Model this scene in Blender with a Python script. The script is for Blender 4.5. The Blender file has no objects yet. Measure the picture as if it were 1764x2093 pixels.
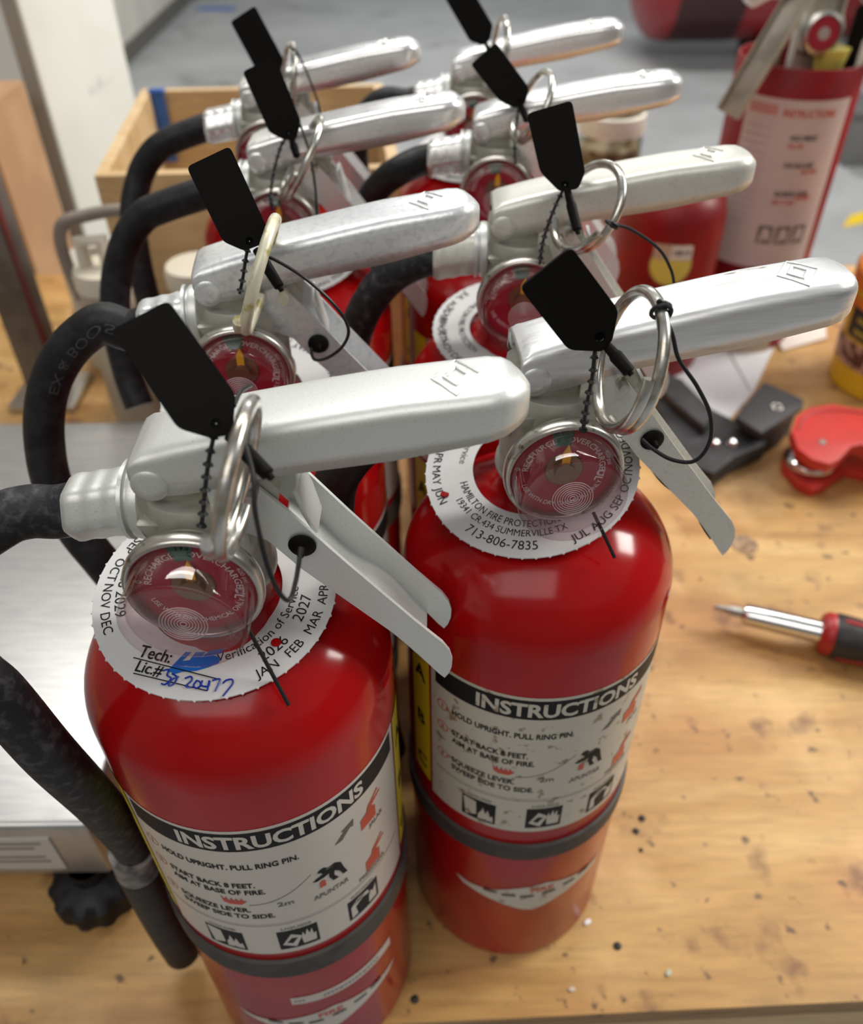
import bpy, bmesh, math, random
from math import sin, cos, pi, radians, sqrt
from mathutils import Vector, Matrix
from mathutils.geometry import tessellate_polygon

random.seed(7)
SC = bpy.context.scene
COL = SC.collection

# ------------------------------------------------------------------ camera
IW, IH = 1764.0, 2093.0
FPX, PITCH, ROLL, CAMH = 1714.4, 0.7235, 0.0115, 0.5078
FW = Vector((0, cos(PITCH), -sin(PITCH)))
_x0 = Vector((1, 0, 0)); _y0 = FW.cross(_x0)
RX = cos(ROLL) * _x0 + sin(ROLL) * _y0
DY = -sin(ROLL) * _x0 + cos(ROLL) * _y0
CP = Vector((0, 0, CAMH))
cam_d = bpy.data.cameras.new('camera'); cam = bpy.data.objects.new('camera', cam_d); COL.objects.link(cam)
cam.matrix_world = Matrix(((RX.x, -DY.x, -FW.x, CP.x), (RX.y, -DY.y, -FW.y, CP.y), (RX.z, -DY.z, -FW.z, CP.z), (0, 0, 0, 1)))
cam_d.sensor_fit = 'HORIZONTAL'; cam_d.sensor_width = 36.0; cam_d.lens = 36.0 * FPX / IW
cam_d.clip_start = 0.01; cam_d.clip_end = 100
cam_d.dof.use_dof = True; cam_d.dof.focus_distance = 0.262; cam_d.dof.aperture_fstop = 12.0
SC.camera = cam

# ------------------------------------------------------------------ world and light
world = bpy.data.worlds.new('workshop_ambient'); SC.world = world; world.use_nodes = True
bg = world.node_tree.nodes['Background']
bg.inputs[0].default_value = (0.93, 0.96, 1.0, 1); bg.inputs[1].default_value = 0.38
def area(name, loc, size, power, color, target):
    l = bpy.data.lights.new(name, 'AREA'); l.shape = 'RECTANGLE'; l.size, l.size_y = size; l.energy = power; l.color = color
    o = bpy.data.objects.new(name, l); COL.objects.link(o); o.location = loc
    o.rotation_euler = (Vector(target) - Vector(loc)).to_track_quat('-Z', 'Y').to_euler(); return o
area('ceiling_or_fill_light', (3.3, 1.5, 2.4), (1.7, 0.9), 200, (1.0, 0.96, 0.90), (0.1, 0.4, 0.2))
area('ceiling_or_fill_light', (-0.8, -1.3, 2.4), (2.6, 1.4), 42, (1.0, 0.96, 0.9), (-0.8, -1.3, 0))  # added fill behind the camera, made broad to keep its reflection faint
area('ceiling_or_fill_light', (-0.3, 1.5, 2.4), (1.6, 0.3), 44, (1.0, 0.97, 0.92), (-0.3, 1.5, 0))
area('ceiling_or_fill_light', (1.4, 1.9, 2.4), (1.6, 0.3), 26, (1.0, 0.96, 0.9), (1.4, 1.9, 0))
area('ceiling_or_fill_light', (0.5, 5.5, 2.4), (2.5, 0.4), 110, (1.0, 0.98, 0.95), (0.5, 5.5, 0))
vs = SC.view_settings
vs.view_transform = 'Standard'; vs.look = 'None'; vs.gamma = 1.0; vs.use_curve_mapping = False
vs.exposure = -0.36

# ------------------------------------------------------------------ pixel -> space (1764 x 2093 frame)
def ray(u, v): return FW + RX * ((u - IW / 2) / FPX) + DY * ((v - IH / 2) / FPX)
def at_d(u, v, d): return CP + ray(u, v) * d
def at_y(u, v, y): r = ray(u, v); return CP + r * (y / r.y)
def at_z(u, v, z): r = ray(u, v); return CP + r * ((z - CAMH) / r.z)

# ------------------------------------------------------------------ materials
MATS = {}
def mat(name, col, rough=0.5, metal=0.0, coat=0.0, col2=None, scale=30.0, lo=0.45, hi=0.6, detail=4.0, rough2=None,
        bump=0.0, bscale=200.0, stretch=None, spec=0.5, col3=None, scale3=8.0, lo3=0.6, hi3=0.7):
    if name in MATS: return MATS[name]
    m = bpy.data.materials.new(name); m.use_nodes = True; nt = m.node_tree; N = nt.nodes; K = nt.links
    b = N['Principled BSDF']
    b.inputs['Base Color'].default_value = (*col, 1); b.inputs['Roughness'].default_value = rough
    b.inputs['Metallic'].default_value = metal; b.inputs['Coat Weight'].default_value = coat; b.inputs['Coat Roughness'].default_value = 0.08
    b.inputs['Specular IOR Level'].default_value = spec
    tc = N.new('ShaderNodeTexCoord'); mp = N.new('ShaderNodeMapping'); K.new(tc.outputs['Object'], mp.inputs[0])
    if stretch: mp.inputs['Scale'].default_value = stretch
    def fac(sc, l, h, dt):
        n = N.new('ShaderNodeTexNoise'); n.inputs['Scale'].default_value = sc; n.inputs['Detail'].default_value = dt
        K.new(mp.outputs[0], n.inputs['Vector'])
        r = N.new('ShaderNodeMapRange'); r.inputs['From Min'].default_value = l; r.inputs['From Max'].default_value = h
        K.new(n.outputs['Fac'], r.inputs['Value']); return r.outputs[0]
    out = None
    if col2 is not None:
        f = fac(scale, lo, hi, detail)
        mx = N.new('ShaderNodeMix'); mx.data_type = 'RGBA'; K.new(f, mx.inputs[0])
        mx.inputs[6].default_value = (*col, 1); mx.inputs[7].default_value = (*col2, 1); out = mx.outputs[2]
        if rough2 is not None:
            r = N.new('ShaderNodeMapRange'); r.inputs['To Min'].default_value = rough; r.inputs['To Max'].default_value = rough2
            K.new(f, r.inputs['Value']); K.new(r.outputs[0], b.inputs['Roughness'])
    if col3 is not None:
        f = fac(scale3, lo3, hi3, 5.0)
        mx = N.new('ShaderNodeMix'); mx.data_type = 'RGBA'; K.new(f, mx.inputs[0])
        if out: K.new(out, mx.inputs[6])
        else: mx.inputs[6].default_value = (*col, 1)
        mx.inputs[7].default_value = (*col3, 1); out = mx.outputs[2]
    if out: K.new(out, b.inputs['Base Color'])
    if bump:
        n = N.new('ShaderNodeTexNoise'); n.inputs['Scale'].default_value = bscale; n.inputs['Detail'].default_value = 6
        K.new(mp.outputs[0], n.inputs['Vector'])
        bp = N.new('ShaderNodeBump'); bp.inputs['Strength'].default_value = bump; bp.inputs['Distance'].default_value = 0.001
        K.new(n.outputs['Fac'], bp.inputs['Height']); K.new(bp.outputs[0], b.inputs['Normal'])
    MATS[name] = m; return m
def clear_mat(name, tint, gl=0.04):
    if name in MATS: return MATS[name]
    m = bpy.data.materials.new(name); m.use_nodes = True; nt = m.node_tree; N = nt.nodes; K = nt.links
    N.remove(N['Principled BSDF'])
    t = N.new('ShaderNodeBsdfTransparent'); t.inputs[0].default_value = (*tint, 1)
    g = N.new('ShaderNodeBsdfGlossy'); g.inputs['Roughness'].default_value = gl
    lw = N.new('ShaderNodeLayerWeight'); lw.inputs[0].default_value = 0.5
    pw = N.new('ShaderNodeMath'); pw.operation = 'POWER'; pw.inputs[1].default_value = 3.0; K.new(lw.outputs['Facing'], pw.inputs[0])
    f = N.new('ShaderNodeMath'); f.operation = 'MULTIPLY_ADD'; f.inputs[1].default_value = 0.75; f.inputs[2].default_value = 0.022; K.new(pw.outputs[0], f.inputs[0])
    mx = N.new('ShaderNodeMixShader'); K.new(f.outputs[0], mx.inputs[0]); K.new(t.outputs[0], mx.inputs[1]); K.new(g.outputs[0], mx.inputs[2])
    K.new(mx.outputs[0], N['Material Output'].inputs[0]); MATS[name] = m; return m

RED = mat('red_enamel', (0.35, 0.0035, 0.0045), 0.14, col2=(0.31, 0.004, 0.005), scale=25, rough2=0.22, spec=0.28)
RED2 = mat('dull_red_enamel', (0.24, 0.006, 0.008), 0.42, col2=(0.18, 0.008, 0.010), scale=18, spec=0.3)
SATIN = mat('satin_silver_paint', (0.70, 0.72, 0.70), 0.44, 0.6, col2=(0.54, 0.56, 0.54), scale=1700, lo=0.60, hi=0.72, detail=2, bump=0.04, bscale=1500)
BRUSH = mat('brushed_aluminium', (0.74, 0.75, 0.76), 0.38, 0.75, col2=(0.60, 0.60, 0.60), scale=160, lo=0.5, hi=0.7, stretch=(0.15, 1.5, 1.5), bump=0.10, bscale=500,
             col3=(0.22, 0.17, 0.12), scale3=130, lo3=0.70, hi3=0.73)
WORN = mat('worn_galvanised_paint', (0.74, 0.76, 0.77), 0.34, 0.55, col2=(0.60, 0.62, 0.65), scale=420, lo=0.48, hi=0.70, detail=8, bump=0.10, bscale=700)
CREAM = mat('chalky_silver_paint', (0.64, 0.64, 0.59), 0.40, 0.4, col2=(0.57, 0.56, 0.50), scale=700, lo=0.52, hi=0.72, bump=0.06, bscale=900)
POLISH = mat('polished_aluminium', (0.82, 0.82, 0.82), 0.26, 0.7, col2=(0.80, 0.80, 0.80), scale=60, rough2=0.32)
VALVE = mat('cast_valve_metal', (0.46, 0.46, 0.41), 0.42, 0.5, col2=(0.36, 0.35, 0.29), scale=70, bump=0.12, bscale=350)
STEEL = mat('dull_steel', (0.52, 0.50, 0.46), 0.28, 0.9, col2=(0.22, 0.19, 0.14), scale=300, lo=0.60, hi=0.72)
CHROME = mat('chrome', (0.72, 0.72, 0.72), 0.12, 1.0)
WIRE = mat('pin_wire', (0.58, 0.57, 0.54), 0.25, 0.95, col2=(0.40, 0.37, 0.31), scale=200)
WIRE_Y = mat('stained_pin_wire', (0.62, 0.60, 0.46), 0.45, 0.3, col2=(0.38, 0.32, 0.10), scale=160, lo=0.55, hi=0.65)
RUBBER = mat('hose_rubber', (0.009, 0.009, 0.010), 0.5, col2=(0.018, 0.018, 0.020), scale=160, bump=0.2, bscale=600, spec=0.3)
DUSTY = mat('scuffed_hose_rubber', (0.014, 0.014, 0.016), 0.55, col2=(0.075, 0.075, 0.082), scale=260, lo=0.50, hi=0.75, detail=8, bump=0.25, bscale=900, spec=0.3)
BLACKP = mat('black_plastic', (0.005, 0.0045, 0.004), 0.55, spec=0.10)
CORD = mat('black_cord', (0.012, 0.012, 0.013), 0.42, spec=0.3)
BAND = mat('rubber_band', (0.028, 0.024, 0.022), 0.6, col2=(0.05, 0.042, 0.034), scale=60)
PAPER = mat('white_label', (0.54, 0.50, 0.45), 0.3)
DIRTY = mat('dirty_label', (0.50, 0.47, 0.40), 0.4, col2=(0.25, 0.18, 0.11), scale=170, lo=0.595, hi=0.66, detail=4)
COLLAR = mat('white_collar_plastic', (0.60, 0.60, 0.60), 0.42)
INK = mat('black_ink', (0.010, 0.010, 0.011), 0.5, spec=0.15)
FADED = mat('faded_ink', (0.10, 0.09, 0.08), 0.45)
REDINK = mat('red_ink', (0.48, 0.045, 0.02), 0.4)
YELLOW = mat('yellow_label', (0.72, 0.55, 0.02), 0.35)
DIAL = mat('red_dial', (0.34, 0.012, 0.03), 0.45)
DIALW = mat('dial_white', (0.75, 0.60, 0.60), 0.5)
GREEN = mat('dial_green', (0.02, 0.12, 0.07), 0.45)
NEEDLE = mat('yellow_needle', (0.85, 0.48, 0.02), 0.4)
HUB = mat('gauge_hub_brass', (0.25, 0.17, 0.09), 0.35, 0.7)
LENS = clear_mat('clear_lens', (0.95, 0.90, 0.915))  # faint pink tint stands in for red refracted and reflected inside the lens
RINGM = mat('moulded_rings', (0.62, 0.50, 0.52), 0.25)
RINGM.node_tree.nodes['Principled BSDF'].inputs['Alpha'].default_value = 0.55
BLUEINK = mat('blue_marker', (0.004, 0.12, 0.50), 0.4)
BLUEPEN = mat('blue_pen', (0.005, 0.03, 0.35), 0.4)

# ------------------------------------------------------------------ object helpers
def link(name, me, parent=None, minv=None):
    o = bpy.data.objects.new(name, me); COL.objects.link(o)
    if parent is not None:
        o.parent = parent
        if minv is not None: o.matrix_parent_inverse = minv
    return o
def tag(o, label, cat=None, group=None, kind=None):
    if label: o['label'] = label
    if cat: o['category'] = cat
    if group: o['group'] = group
    if kind: o['kind'] = kind
    return o
def thing(name, label, cat, loc=(0, 0, 0), rz=0.0, group=None):
    o = bpy.data.objects.new(name, None); COL.objects.link(o); o.location = loc; o.rotation_euler = (0, 0, rz)
    o.empty_display_size = 0.02
    return tag(o, label, cat, group)
def minv(o): return (Matrix.Translation(o.location) @ o.rotation_euler.to_matrix().to_4x4()).inverted()

class MB:
    """collects shapes, builds one mesh"""
    def __init__(s): s.v = []; s.f = []
    def add(s, v, f):
        k = len(s.v); s.v += [tuple(p) for p in v]; s.f += [tuple(i + k for i in q) for q in f]; return s
    def box(s, c, sz, rot=None):
        x, y, z = [q / 2 for q in sz]
        vs_ = [Vector((a * x, b * y, d * z)) for a in (-1, 1) for b in (-1, 1) for d in (-1, 1)]
        if rot is not None: vs_ = [rot @ p for p in vs_]
        return s.add([p + Vector(c) for p in vs_], [(0, 1, 3, 2), (4, 6, 7, 5), (0, 4, 5, 1), (2, 3, 7, 6), (0, 2, 6, 4), (1, 5, 7, 3)])
    def lathe(s, prof, n=48, c=(0, 0, 0), rot=None, closed=False):
        """prof [(r,h)] turned about local z"""
        c = Vector(c); vs_ = []; fs = []
        for (r, h) in prof:
            for i in range(n):
                a = 2 * pi * i / n; p = Vector((r * cos(a), r * sin(a), h))
                vs_.append((rot @ p if rot is not None else p) + c)
        m = len(prof)
        for j in range(m if closed else m - 1):
            for i in range(n):
                k = (j + 1) % m
                fs.append((j * n + i, j * n + (i + 1) % n, k * n + (i + 1) % n, k * n + i))
        return s.add(vs_, fs)
    def tube(s, pts, rad, n=12, caps=True, closed=False):
        pts = [Vector(p) for p in pts]; m = len(pts); vs_ = []; fs = []
        R_ = rad if isinstance(rad, (list, tuple)) else [rad] * m
        t0 = (pts[1] - pts[0]).normalized()
        up = Vector((0, 0, 1)) if abs(t0.z) < 0.9 else Vector((1, 0, 0))
        nx = t0.cross(up).normalized()
        for i in range(m):
            if closed: t = pts[(i + 1) % m] - pts[i - 1]
            else: t = pts[min(i + 1, m - 1)] - pts[max(i - 1, 0)]
            t.normalize(); nx = (nx - t * nx.dot(t)).normalized(); ny = t.cross(nx)
            for k in range(n):
                a = 2 * pi * k / n; vs_.append(pts[i] + (nx * cos(a) + ny * sin(a)) * R_[i])
        for i in range(m if closed else m - 1):
            j = (i + 1) % m
            for k in range(n): fs.append((i * n + k, i * n + (k + 1) % n, j * n + (k + 1) % n, j * n + k))
        if caps and not closed:
            fs.append(tuple(range(n))[::-1]); fs.append(tuple((m - 1) * n + k for k in range(n)))
        return s.add(vs_, fs)
    def prism(s, poly, fn, h0, h1):
        """poly of 2d points, fn(x,y,h)->3d"""
        n = len(poly); ar = sum(poly[i][0] * poly[(i + 1) % n][1] - poly[(i + 1) % n][0] * poly[i][1] for i in range(n))
        if ar < 0: poly = poly[::-1]
        vs_ = [fn(x, y, h0) for x, y in poly] + [fn(x, y, h1) for x, y in poly]
        tri = tessellate_polygon([[Vector((x, y, 0)) for x, y in poly]])
        fs = []
        for t in tri:
            a, b, c = [Vector((*poly[i], 0)) for i in t]
            if (b - a).cross(c - a).z < 0: t = t[::-1]
            fs.append(tuple(t[::-1])); fs.append(tuple(i + n for i in t))
        for i in range(n): j = (i + 1) % n; fs.append((i, j, j + n, i + n))
        return s.add(vs_, fs)
    def flat(s, poly, fn, h=0.0):
        tri = tessellate_polygon([[Vector((x, y, 0)) for x, y in poly]])
        return s.add([fn(x, y, h) for x, y in poly], [tuple(t) for t in tri])
    def sphere(s, c, r, nu=10, nv=7):
        prof = [(max(1e-5, r * sin(pi * j / nv)), -r * cos(pi * j / nv)) for j in range(nv + 1)]
        return s.lathe(prof, nu, c)
    def mesh(s, name, m, smooth=True, angle=40.0, bevel=0.0, seg=2):
        me = bpy.data.meshes.new(name); me.from_pydata(s.v, [], s.f)
        bm = bmesh.new(); bm.from_mesh(me)
        bmesh.ops.remove_doubles(bm, verts=bm.verts, dist=1e-6)
        bmesh.ops.recalc_face_normals(bm, faces=bm.faces)
        if bevel:
            es = [e for e in bm.edges if len(e.link_faces) == 2 and e.calc_face_angle(0) > radians(50)]
            bmesh.ops.bevel(bm, geom=es, offset=bevel, segments=seg, profile=0.6, affect='EDGES')
        if smooth:
            for f in bm.faces: f.smooth = True
            for e in bm.edges:
                if len(e.link_faces) == 2 and e.calc_face_angle(0) > radians(angle): e.smooth = False
        bm.to_mesh(me); bm.free(); me.materials.append(m); return me
    def build(s, name, m, parent=None, mi=None, label=None, **k):
        o = link(name, s.mesh(name, m, **k), parent, mi)
        if label: o['label'] = label
        return o

def spline(pts, sub=8):
    pts = [Vector(p) for p in pts]; out = []
    for i in range(len(pts) - 1):
        p0 = pts[max(i - 1, 0)]; p1 = pts[i]; p2 = pts[i + 1]; p3 = pts[min(i + 2, len(pts) - 1)]
        for k in range(sub):
            t = k / sub
            out.append(0.5 * ((2 * p1) + (p2 - p0) * t + (2 * p0 - 5 * p1 + 4 * p2 - p3) * t * t + (3 * p1 - p0 - 3 * p2 + p3) * t ** 3))
    out.append(pts[-1]); return out
def interp(tab, x):
    for (x0, y0), (x1, y1) in zip(tab, tab[1:]):
        if x <= x1: return y0 + (y1 - y0) * max(0.0, (x - x0)) / (x1 - x0)
    return tab[-1][1]

TXT = {}
def text2d(s, bold=0.0):
    key = (s, bold)
    if key not in TXT:
        cu = bpy.data.curves.new('t', 'FONT'); cu.body = s; cu.size = 1.0; cu.offset = bold; cu.fill_mode = 'FRONT'; cu.resolution_u = 3
        ob = bpy.data.objects.new('t', cu); COL.objects.link(ob)
        bpy.context.view_layer.update()
        me = bpy.data.meshes.new_from_object(ob)
        vs_ = [(v.co.x, v.co.y) for v in me.vertices]; fs = [tuple(p.vertices) for p in me.polygons]
        bpy.data.objects.remove(ob); bpy.data.curves.remove(cu); bpy.data.meshes.remove(me)
        x0 = min(v[0] for v in vs_); x1 = max(v[0] for v in vs_)
        TXT[key] = ([(x - x0, y) for x, y in vs_], fs, x1 - x0)
    return TXT[key]
def put_text(mb, s, h, fn, align='C', bold=0.012, width=None, x0=0.0, y0=0.0):
    """cap height h; fn(x,y)->3d ; width forces total width"""
    vs_, fs, w = text2d(s, bold); k = h / 0.70; sx = k if width is None else width / w
    sh = {'L': 0.0, 'C': -w / 2, 'R': -w}[align]
    mb.add([fn(x0 + (x + sh) * sx, y0 + y * k) for x, y in vs_], fs); return mb

# ================================================================== THE SETTING
WOOD = bpy.data.materials.new('plywood'); WOOD.use_nodes = True
def wood_nodes(m, base, dark, pale, along=(1.0, 7.0, 7.0), spots=True, sc=1.0):
    nt = m.node_tree; N = nt.nodes; K = nt.links; b = N['Principled BSDF']; b.inputs['Roughness'].default_value = 0.5
    tc = N.new('ShaderNodeTexCoord'); mp = N.new('ShaderNodeMapping'); mp.inputs['Scale'].default_value = along; K.new(tc.outputs['Object'], mp.inputs[0])
    n1 = N.new('ShaderNodeTexNoise'); n1.inputs['Scale'].default_value = 3.2 * sc; n1.inputs['Detail'].default_value = 8; n1.inputs['Distortion'].default_value = 0.9; K.new(mp.outputs[0], n1.inputs['Vector'])
    cr = N.new('ShaderNodeValToRGB'); K.new(n1.outputs['Fac'], cr.inputs[0])
    e = cr.color_ramp.elements; e[0].position = 0.28; e[0].color = (*dark, 1); e[1].position = 0.72; e[1].color = (*pale, 1)
    q = e.new(0.5); q.color = (*base, 1)
    n2 = N.new('ShaderNodeTexNoise'); n2.inputs['Scale'].default_value = 34 * sc; n2.inputs['Detail'].default_value = 10; K.new(mp.outputs[0], n2.inputs['Vector'])
    mx = N.new('ShaderNodeMix'); mx.data_type = 'RGBA'; mx.blend_type = 'MULTIPLY'; mx.inputs[0].default_value = 0.55
    r2 = N.new('ShaderNodeMapRange'); r2.inputs['From Min'].default_value = 0.3; r2.inputs['From Max'].default_value = 0.6; r2.inputs['To Min'].default_value = 0.62; K.new(n2.outputs['Fac'], r2.inputs['Value'])
    K.new(cr.outputs[0], mx.inputs[6]); K.new(r2.outputs[0], mx.inputs[7]); out = mx.outputs[2]
    if spots:
        for scl, lo, hi, c, k_ in ((7.0, 0.50, 0.70, (0.48, 0.19, 0.065), .5), (5.0, 0.56, 0.70, (0.15, 0.10, 0.05), .6), (13.0, 0.54, 0.70, (0.70, 0.45, 0.20), .6), (28.0, 0.60, 0.70, (0.14, 0.06, 0.025), .7), (75.0, 0.645, 0.70, (0.06, 0.035, 0.02), .8)):
            n = N.new('ShaderNodeTexNoise'); n.inputs['Scale'].default_value = scl; n.inputs['Detail'].default_value = 5; K.new(tc.outputs['Object'], n.inputs['Vector'])
            r = N.new('ShaderNodeMapRange'); r.inputs['From Min'].default_value = lo; r.inputs['From Max'].default_value = hi; r.inputs['To Max'].default_value = k_; K.new(n.outputs['Fac'], r.inputs['Value'])
            m2 = N.new('ShaderNodeMix'); m2.data_type = 'RGBA'; K.new(r.outputs[0], m2.inputs[0]); K.new(out, m2.inputs[6]); m2.inputs[7].default_value = (*c, 1); out = m2.outputs[2]
    K.new(out, b.inputs['Base Color'])
wood_nodes(WOOD, (0.50, 0.285, 0.092), (0.34, 0.170, 0.048), (0.63, 0.41, 0.165))
PINE = bpy.data.materials.new('pine_board'); PINE.use_nodes = True
wood_nodes(PINE, (0.62, 0.43, 0.22), (0.50, 0.32, 0.14), (0.70, 0.52, 0.30), spots=False)
EDGE = mat('plywood_edge', (0.34, 0.20, 0.08), 0.6, col2=(0.18, 0.09, 0.04), scale=60, stretch=(0.3, 1, 20))

FLOORZ = -0.9
CONC = mat('concrete', (0.40, 0.415, 0.42), 0.45, col2=(0.30, 0.31, 0.315), scale=1.6, lo=0.42, hi=0.66, detail=8, col3=(0.20, 0.20, 0.20), scale3=2.6, lo3=0.62, hi3=0.72)
tag(MB().box((0, 7, FLOORZ - 0.05), (30, 26, 0.1)).build('floor', CONC, smooth=False), 'grey concrete workshop floor', kind='structure')
WALLM = mat('off_white_wall', (0.66, 0.65, 0.59), 0.6, col2=(0.60, 0.59, 0.53), scale=3)
wall = tag(MB().box((-2.0, 8.0, 0.6), (0.1, 12, 3.0)).build('wall_left', WALLM, smooth=False), 'off white wall running back beside the concrete floor', kind='structure')
tag(MB().box((-1.94, 8.0, FLOORZ + 0.05), (0.02, 12, 0.1)).build('baseboard_left', mat('dark_baseboard', (0.12, 0.115, 0.10), 0.6), smooth=False), 'dark baseboard along the off white wall', kind='structure')

GWALL = mat('workshop_wall_paint', (0.26, 0.25, 0.235), 0.7, col2=(0.22, 0.21, 0.20), scale=2)
tag(MB().box((1.0, -3.55, 0.75), (9.0, 0.1, 3.3)).build('wall_back', GWALL, smooth=False), 'workshop wall behind the photographer', kind='structure')
tag(MB().box((5.55, 3.0, 0.75), (0.1, 13.0, 3.3)).build('wall_right', GWALL, smooth=False), 'workshop wall far to the right', kind='structure')
tag(MB().box((-2.0, -0.8, 0.75), (0.1, 5.6, 3.3)).build('wall_left_near', GWALL, smooth=False), 'workshop wall to the left of the photographer', kind='structure')
# ---- workbench
wb = thing('workbench', 'stained plywood workbench top carrying the red fire extinguishers', 'workbench', (0, 0.6, FLOORZ))
mi = minv(wb)
f0, f1 = at_z(1100, 2078, 0), at_z(1764, 2046, 0)
sl = (f1.y - f0.y) / (f1.x - f0.x); fy = lambda x: f0.y + (x - f0.x) * sl
top = [(-1.1, fy(-1.1)), (1.1, fy(1.1)), (1.1, 1.07), (-1.1, 1.07)]
MB().prism(top, lambda x, y, h: (x, y, h), -0.004, 0.0).build('top_veneer', WOOD, wb, mi, smooth=False)
MB().prism([(x, y + (0.0006 if y < 0.5 else 0)) for x, y in top], lambda x, y, h: (x, y, h), -0.019, -0.004).build('plywood_core', EDGE, wb, mi, smooth=False)
fr = [(-1.08, fy(-1.08) + 0.004), (1.08, fy(1.08) + 0.004), (1.08, fy(1.08) + 0.042), (-1.08, fy(-1.08) + 0.042)]
MB().prism(fr, lambda x, y, h: (x, y, h), -0.11, -0.019).build('front_rail', PINE, wb, mi, smooth=False)
for x, y in ((-1.0, 0.27), (1.0, 0.27), (-1.0, 1.0), (1.0, 1.0)):
    MB().box((x, y, (FLOORZ - 0.019) / 2), (0.09, 0.09, -FLOORZ - 0.019)).build('leg', PINE, wb, mi, smooth=False)
kp = at_z(1521, 1113, 0)
MB().lathe([(0.0001, 0.0003), (0.0090, 0.0003), (0.0100, 0.0007), (0.0112, 0.0007), (0.0118, 0.0)], 28, kp).build('knot', mat('wood_knot', (0.34, 0.22, 0.12), 0.6, col2=(0.20, 0.12, 0.07), scale=160), wb, mi, label='dark round knot in the plywood')

# ================================================================== FIRE EXTINGUISHERS
BR = 0.054
CACHE = {}
def shared(key, fn):
    if key not in CACHE: CACHE[key] = fn()
    return CACHE[key]

def body_mesh():
    prof = [(0.0001, 0.003), (0.044, 0.003), (0.047, 0.0), (0.0505, 0.0012), (0.0532, 0.005), (BR, 0.010), (BR, 0.268)]
    for k in range(1, 15):
        a = k / 15 * radians(71); prof.append((BR * cos(a) if k else BR, 0.268 + 0.0385 * sin(a)))
    prof += [(0.0176, 0.3052), (0.0168, 0.3075), (0.0166, 0.312), (0.0166, 0.320)]
    return MB().lathe(prof, 72).mesh('cylinder', RED, angle=60)

TOPZ = [(-14.5, 367.0), (-10, 369.8), (0, 372.6), (17, 376.6), (40, 381.2), (58, 384.6), (85, 388.0), (98, 389.0)]
BOTZ = [(-14.5, 362), (-13.5, 359.5), (-11, 356.6), (-4, 356.2), (3, 357.2), (14.6, 360.8), (25.7, 363.2), (58, 368.2), (84, 374.3), (98, 377.0)]
def handle_mesh(m):
    """inverted channel, rounded nose"""
    S = [-14.5, -13.5, -12, -10, -6, 0, 6, 12, 18, 24, 30, 40, 50, 60, 70, 78, 84, 88, 90.5, 92.5, 94, 94.9, 95.4]
    HW, NOSE = 12.4, 12.6; rows = []
    for s in S:
        t = max(0.0, (s - (95.5 - NOSE)) / NOSE); w = HW * sqrt(max(0.02, 1 - t * t))
        zt, zb = interp(TOPZ, s), interp(BOTZ, s)
        e = max(0.0, (s - 87.0) / 8.5); zt -= 5.0 * e ** 2.2; zb = zb + (zt - zb) * 0.12 * e
        br = min(4.6, w * 0.6, (zt - zb) * 0.8); row = []
        if s < -10: br = min(br, 2.5)
        for sd in (-1, 1):
            pr = [(w, zb), (w, zb + (zt - zb - br) * 0.5)]
            for k in range(6): a = k / 5 * pi / 2; pr.append((w - br + br * cos(a), zt - br + br * sin(a)))
            pr += [(w * 0.35, zt + 0.35)]
            row += [(sd * y, z) for y, z in (pr if sd < 0 else pr[::-1])]
        rows.append([(s / 1000, y / 1000, z / 1000) for y, z in row])
    n = len(rows[0]); V = [p for r in rows for p in r]; F = []
    for i in range(len(rows) - 1):
        for k in range(n - 1): F.append((i * n + k, i * n + k + 1, (i + 1) * n + k + 1, (i + 1) * n + k))
    L_ = (len(rows) - 1) * n; F.append(tuple(L_ + k for k in range(n)))
    mb = MB().add(V, F); me = mb.mesh('operating_lever', m, angle=50)
    bm = bmesh.new(); bm.from_mesh(me)
    bmesh.ops.solidify(bm, geom=bm.faces[:], thickness=0.0014)
    for f in bm.faces: f.smooth = True
    bm.to_mesh(me); bm.free(); return me

def emblem_mesh(m):
    """two nested raised diamonds following the lever's crown"""
    mb = MB(); c = 0.0755
    def surf(x, y):
        a = abs(y) * 1000; return Vector((x, y, (interp(TOPZ, x * 1000) + 0.35 * max(0.0, min(1.0, (7.8 - a) / 3.5)) - 0.9 * max(0.0, (a - 7.8) / 3.0) ** 2) / 1000))
    for a, b, r in ((0.0064, 0.0086, 0.00042), (0.0031, 0.0044, 0.00060)):
        P = [(-a, 0), (0, -b), (a, 0), (0, b)]; L_ = []
        for k in range(4):
            p, q = P[k], P[(k + 1) % 4]
            for t in range(6): L_.append(surf(c + p[0] + (q[0] - p[0]) * t / 6, p[1] + (q[1] - p[1]) * t / 6))
        mb.tube(L_, r, 8, closed=True)
    return mb.mesh('emblem', m)

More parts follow.
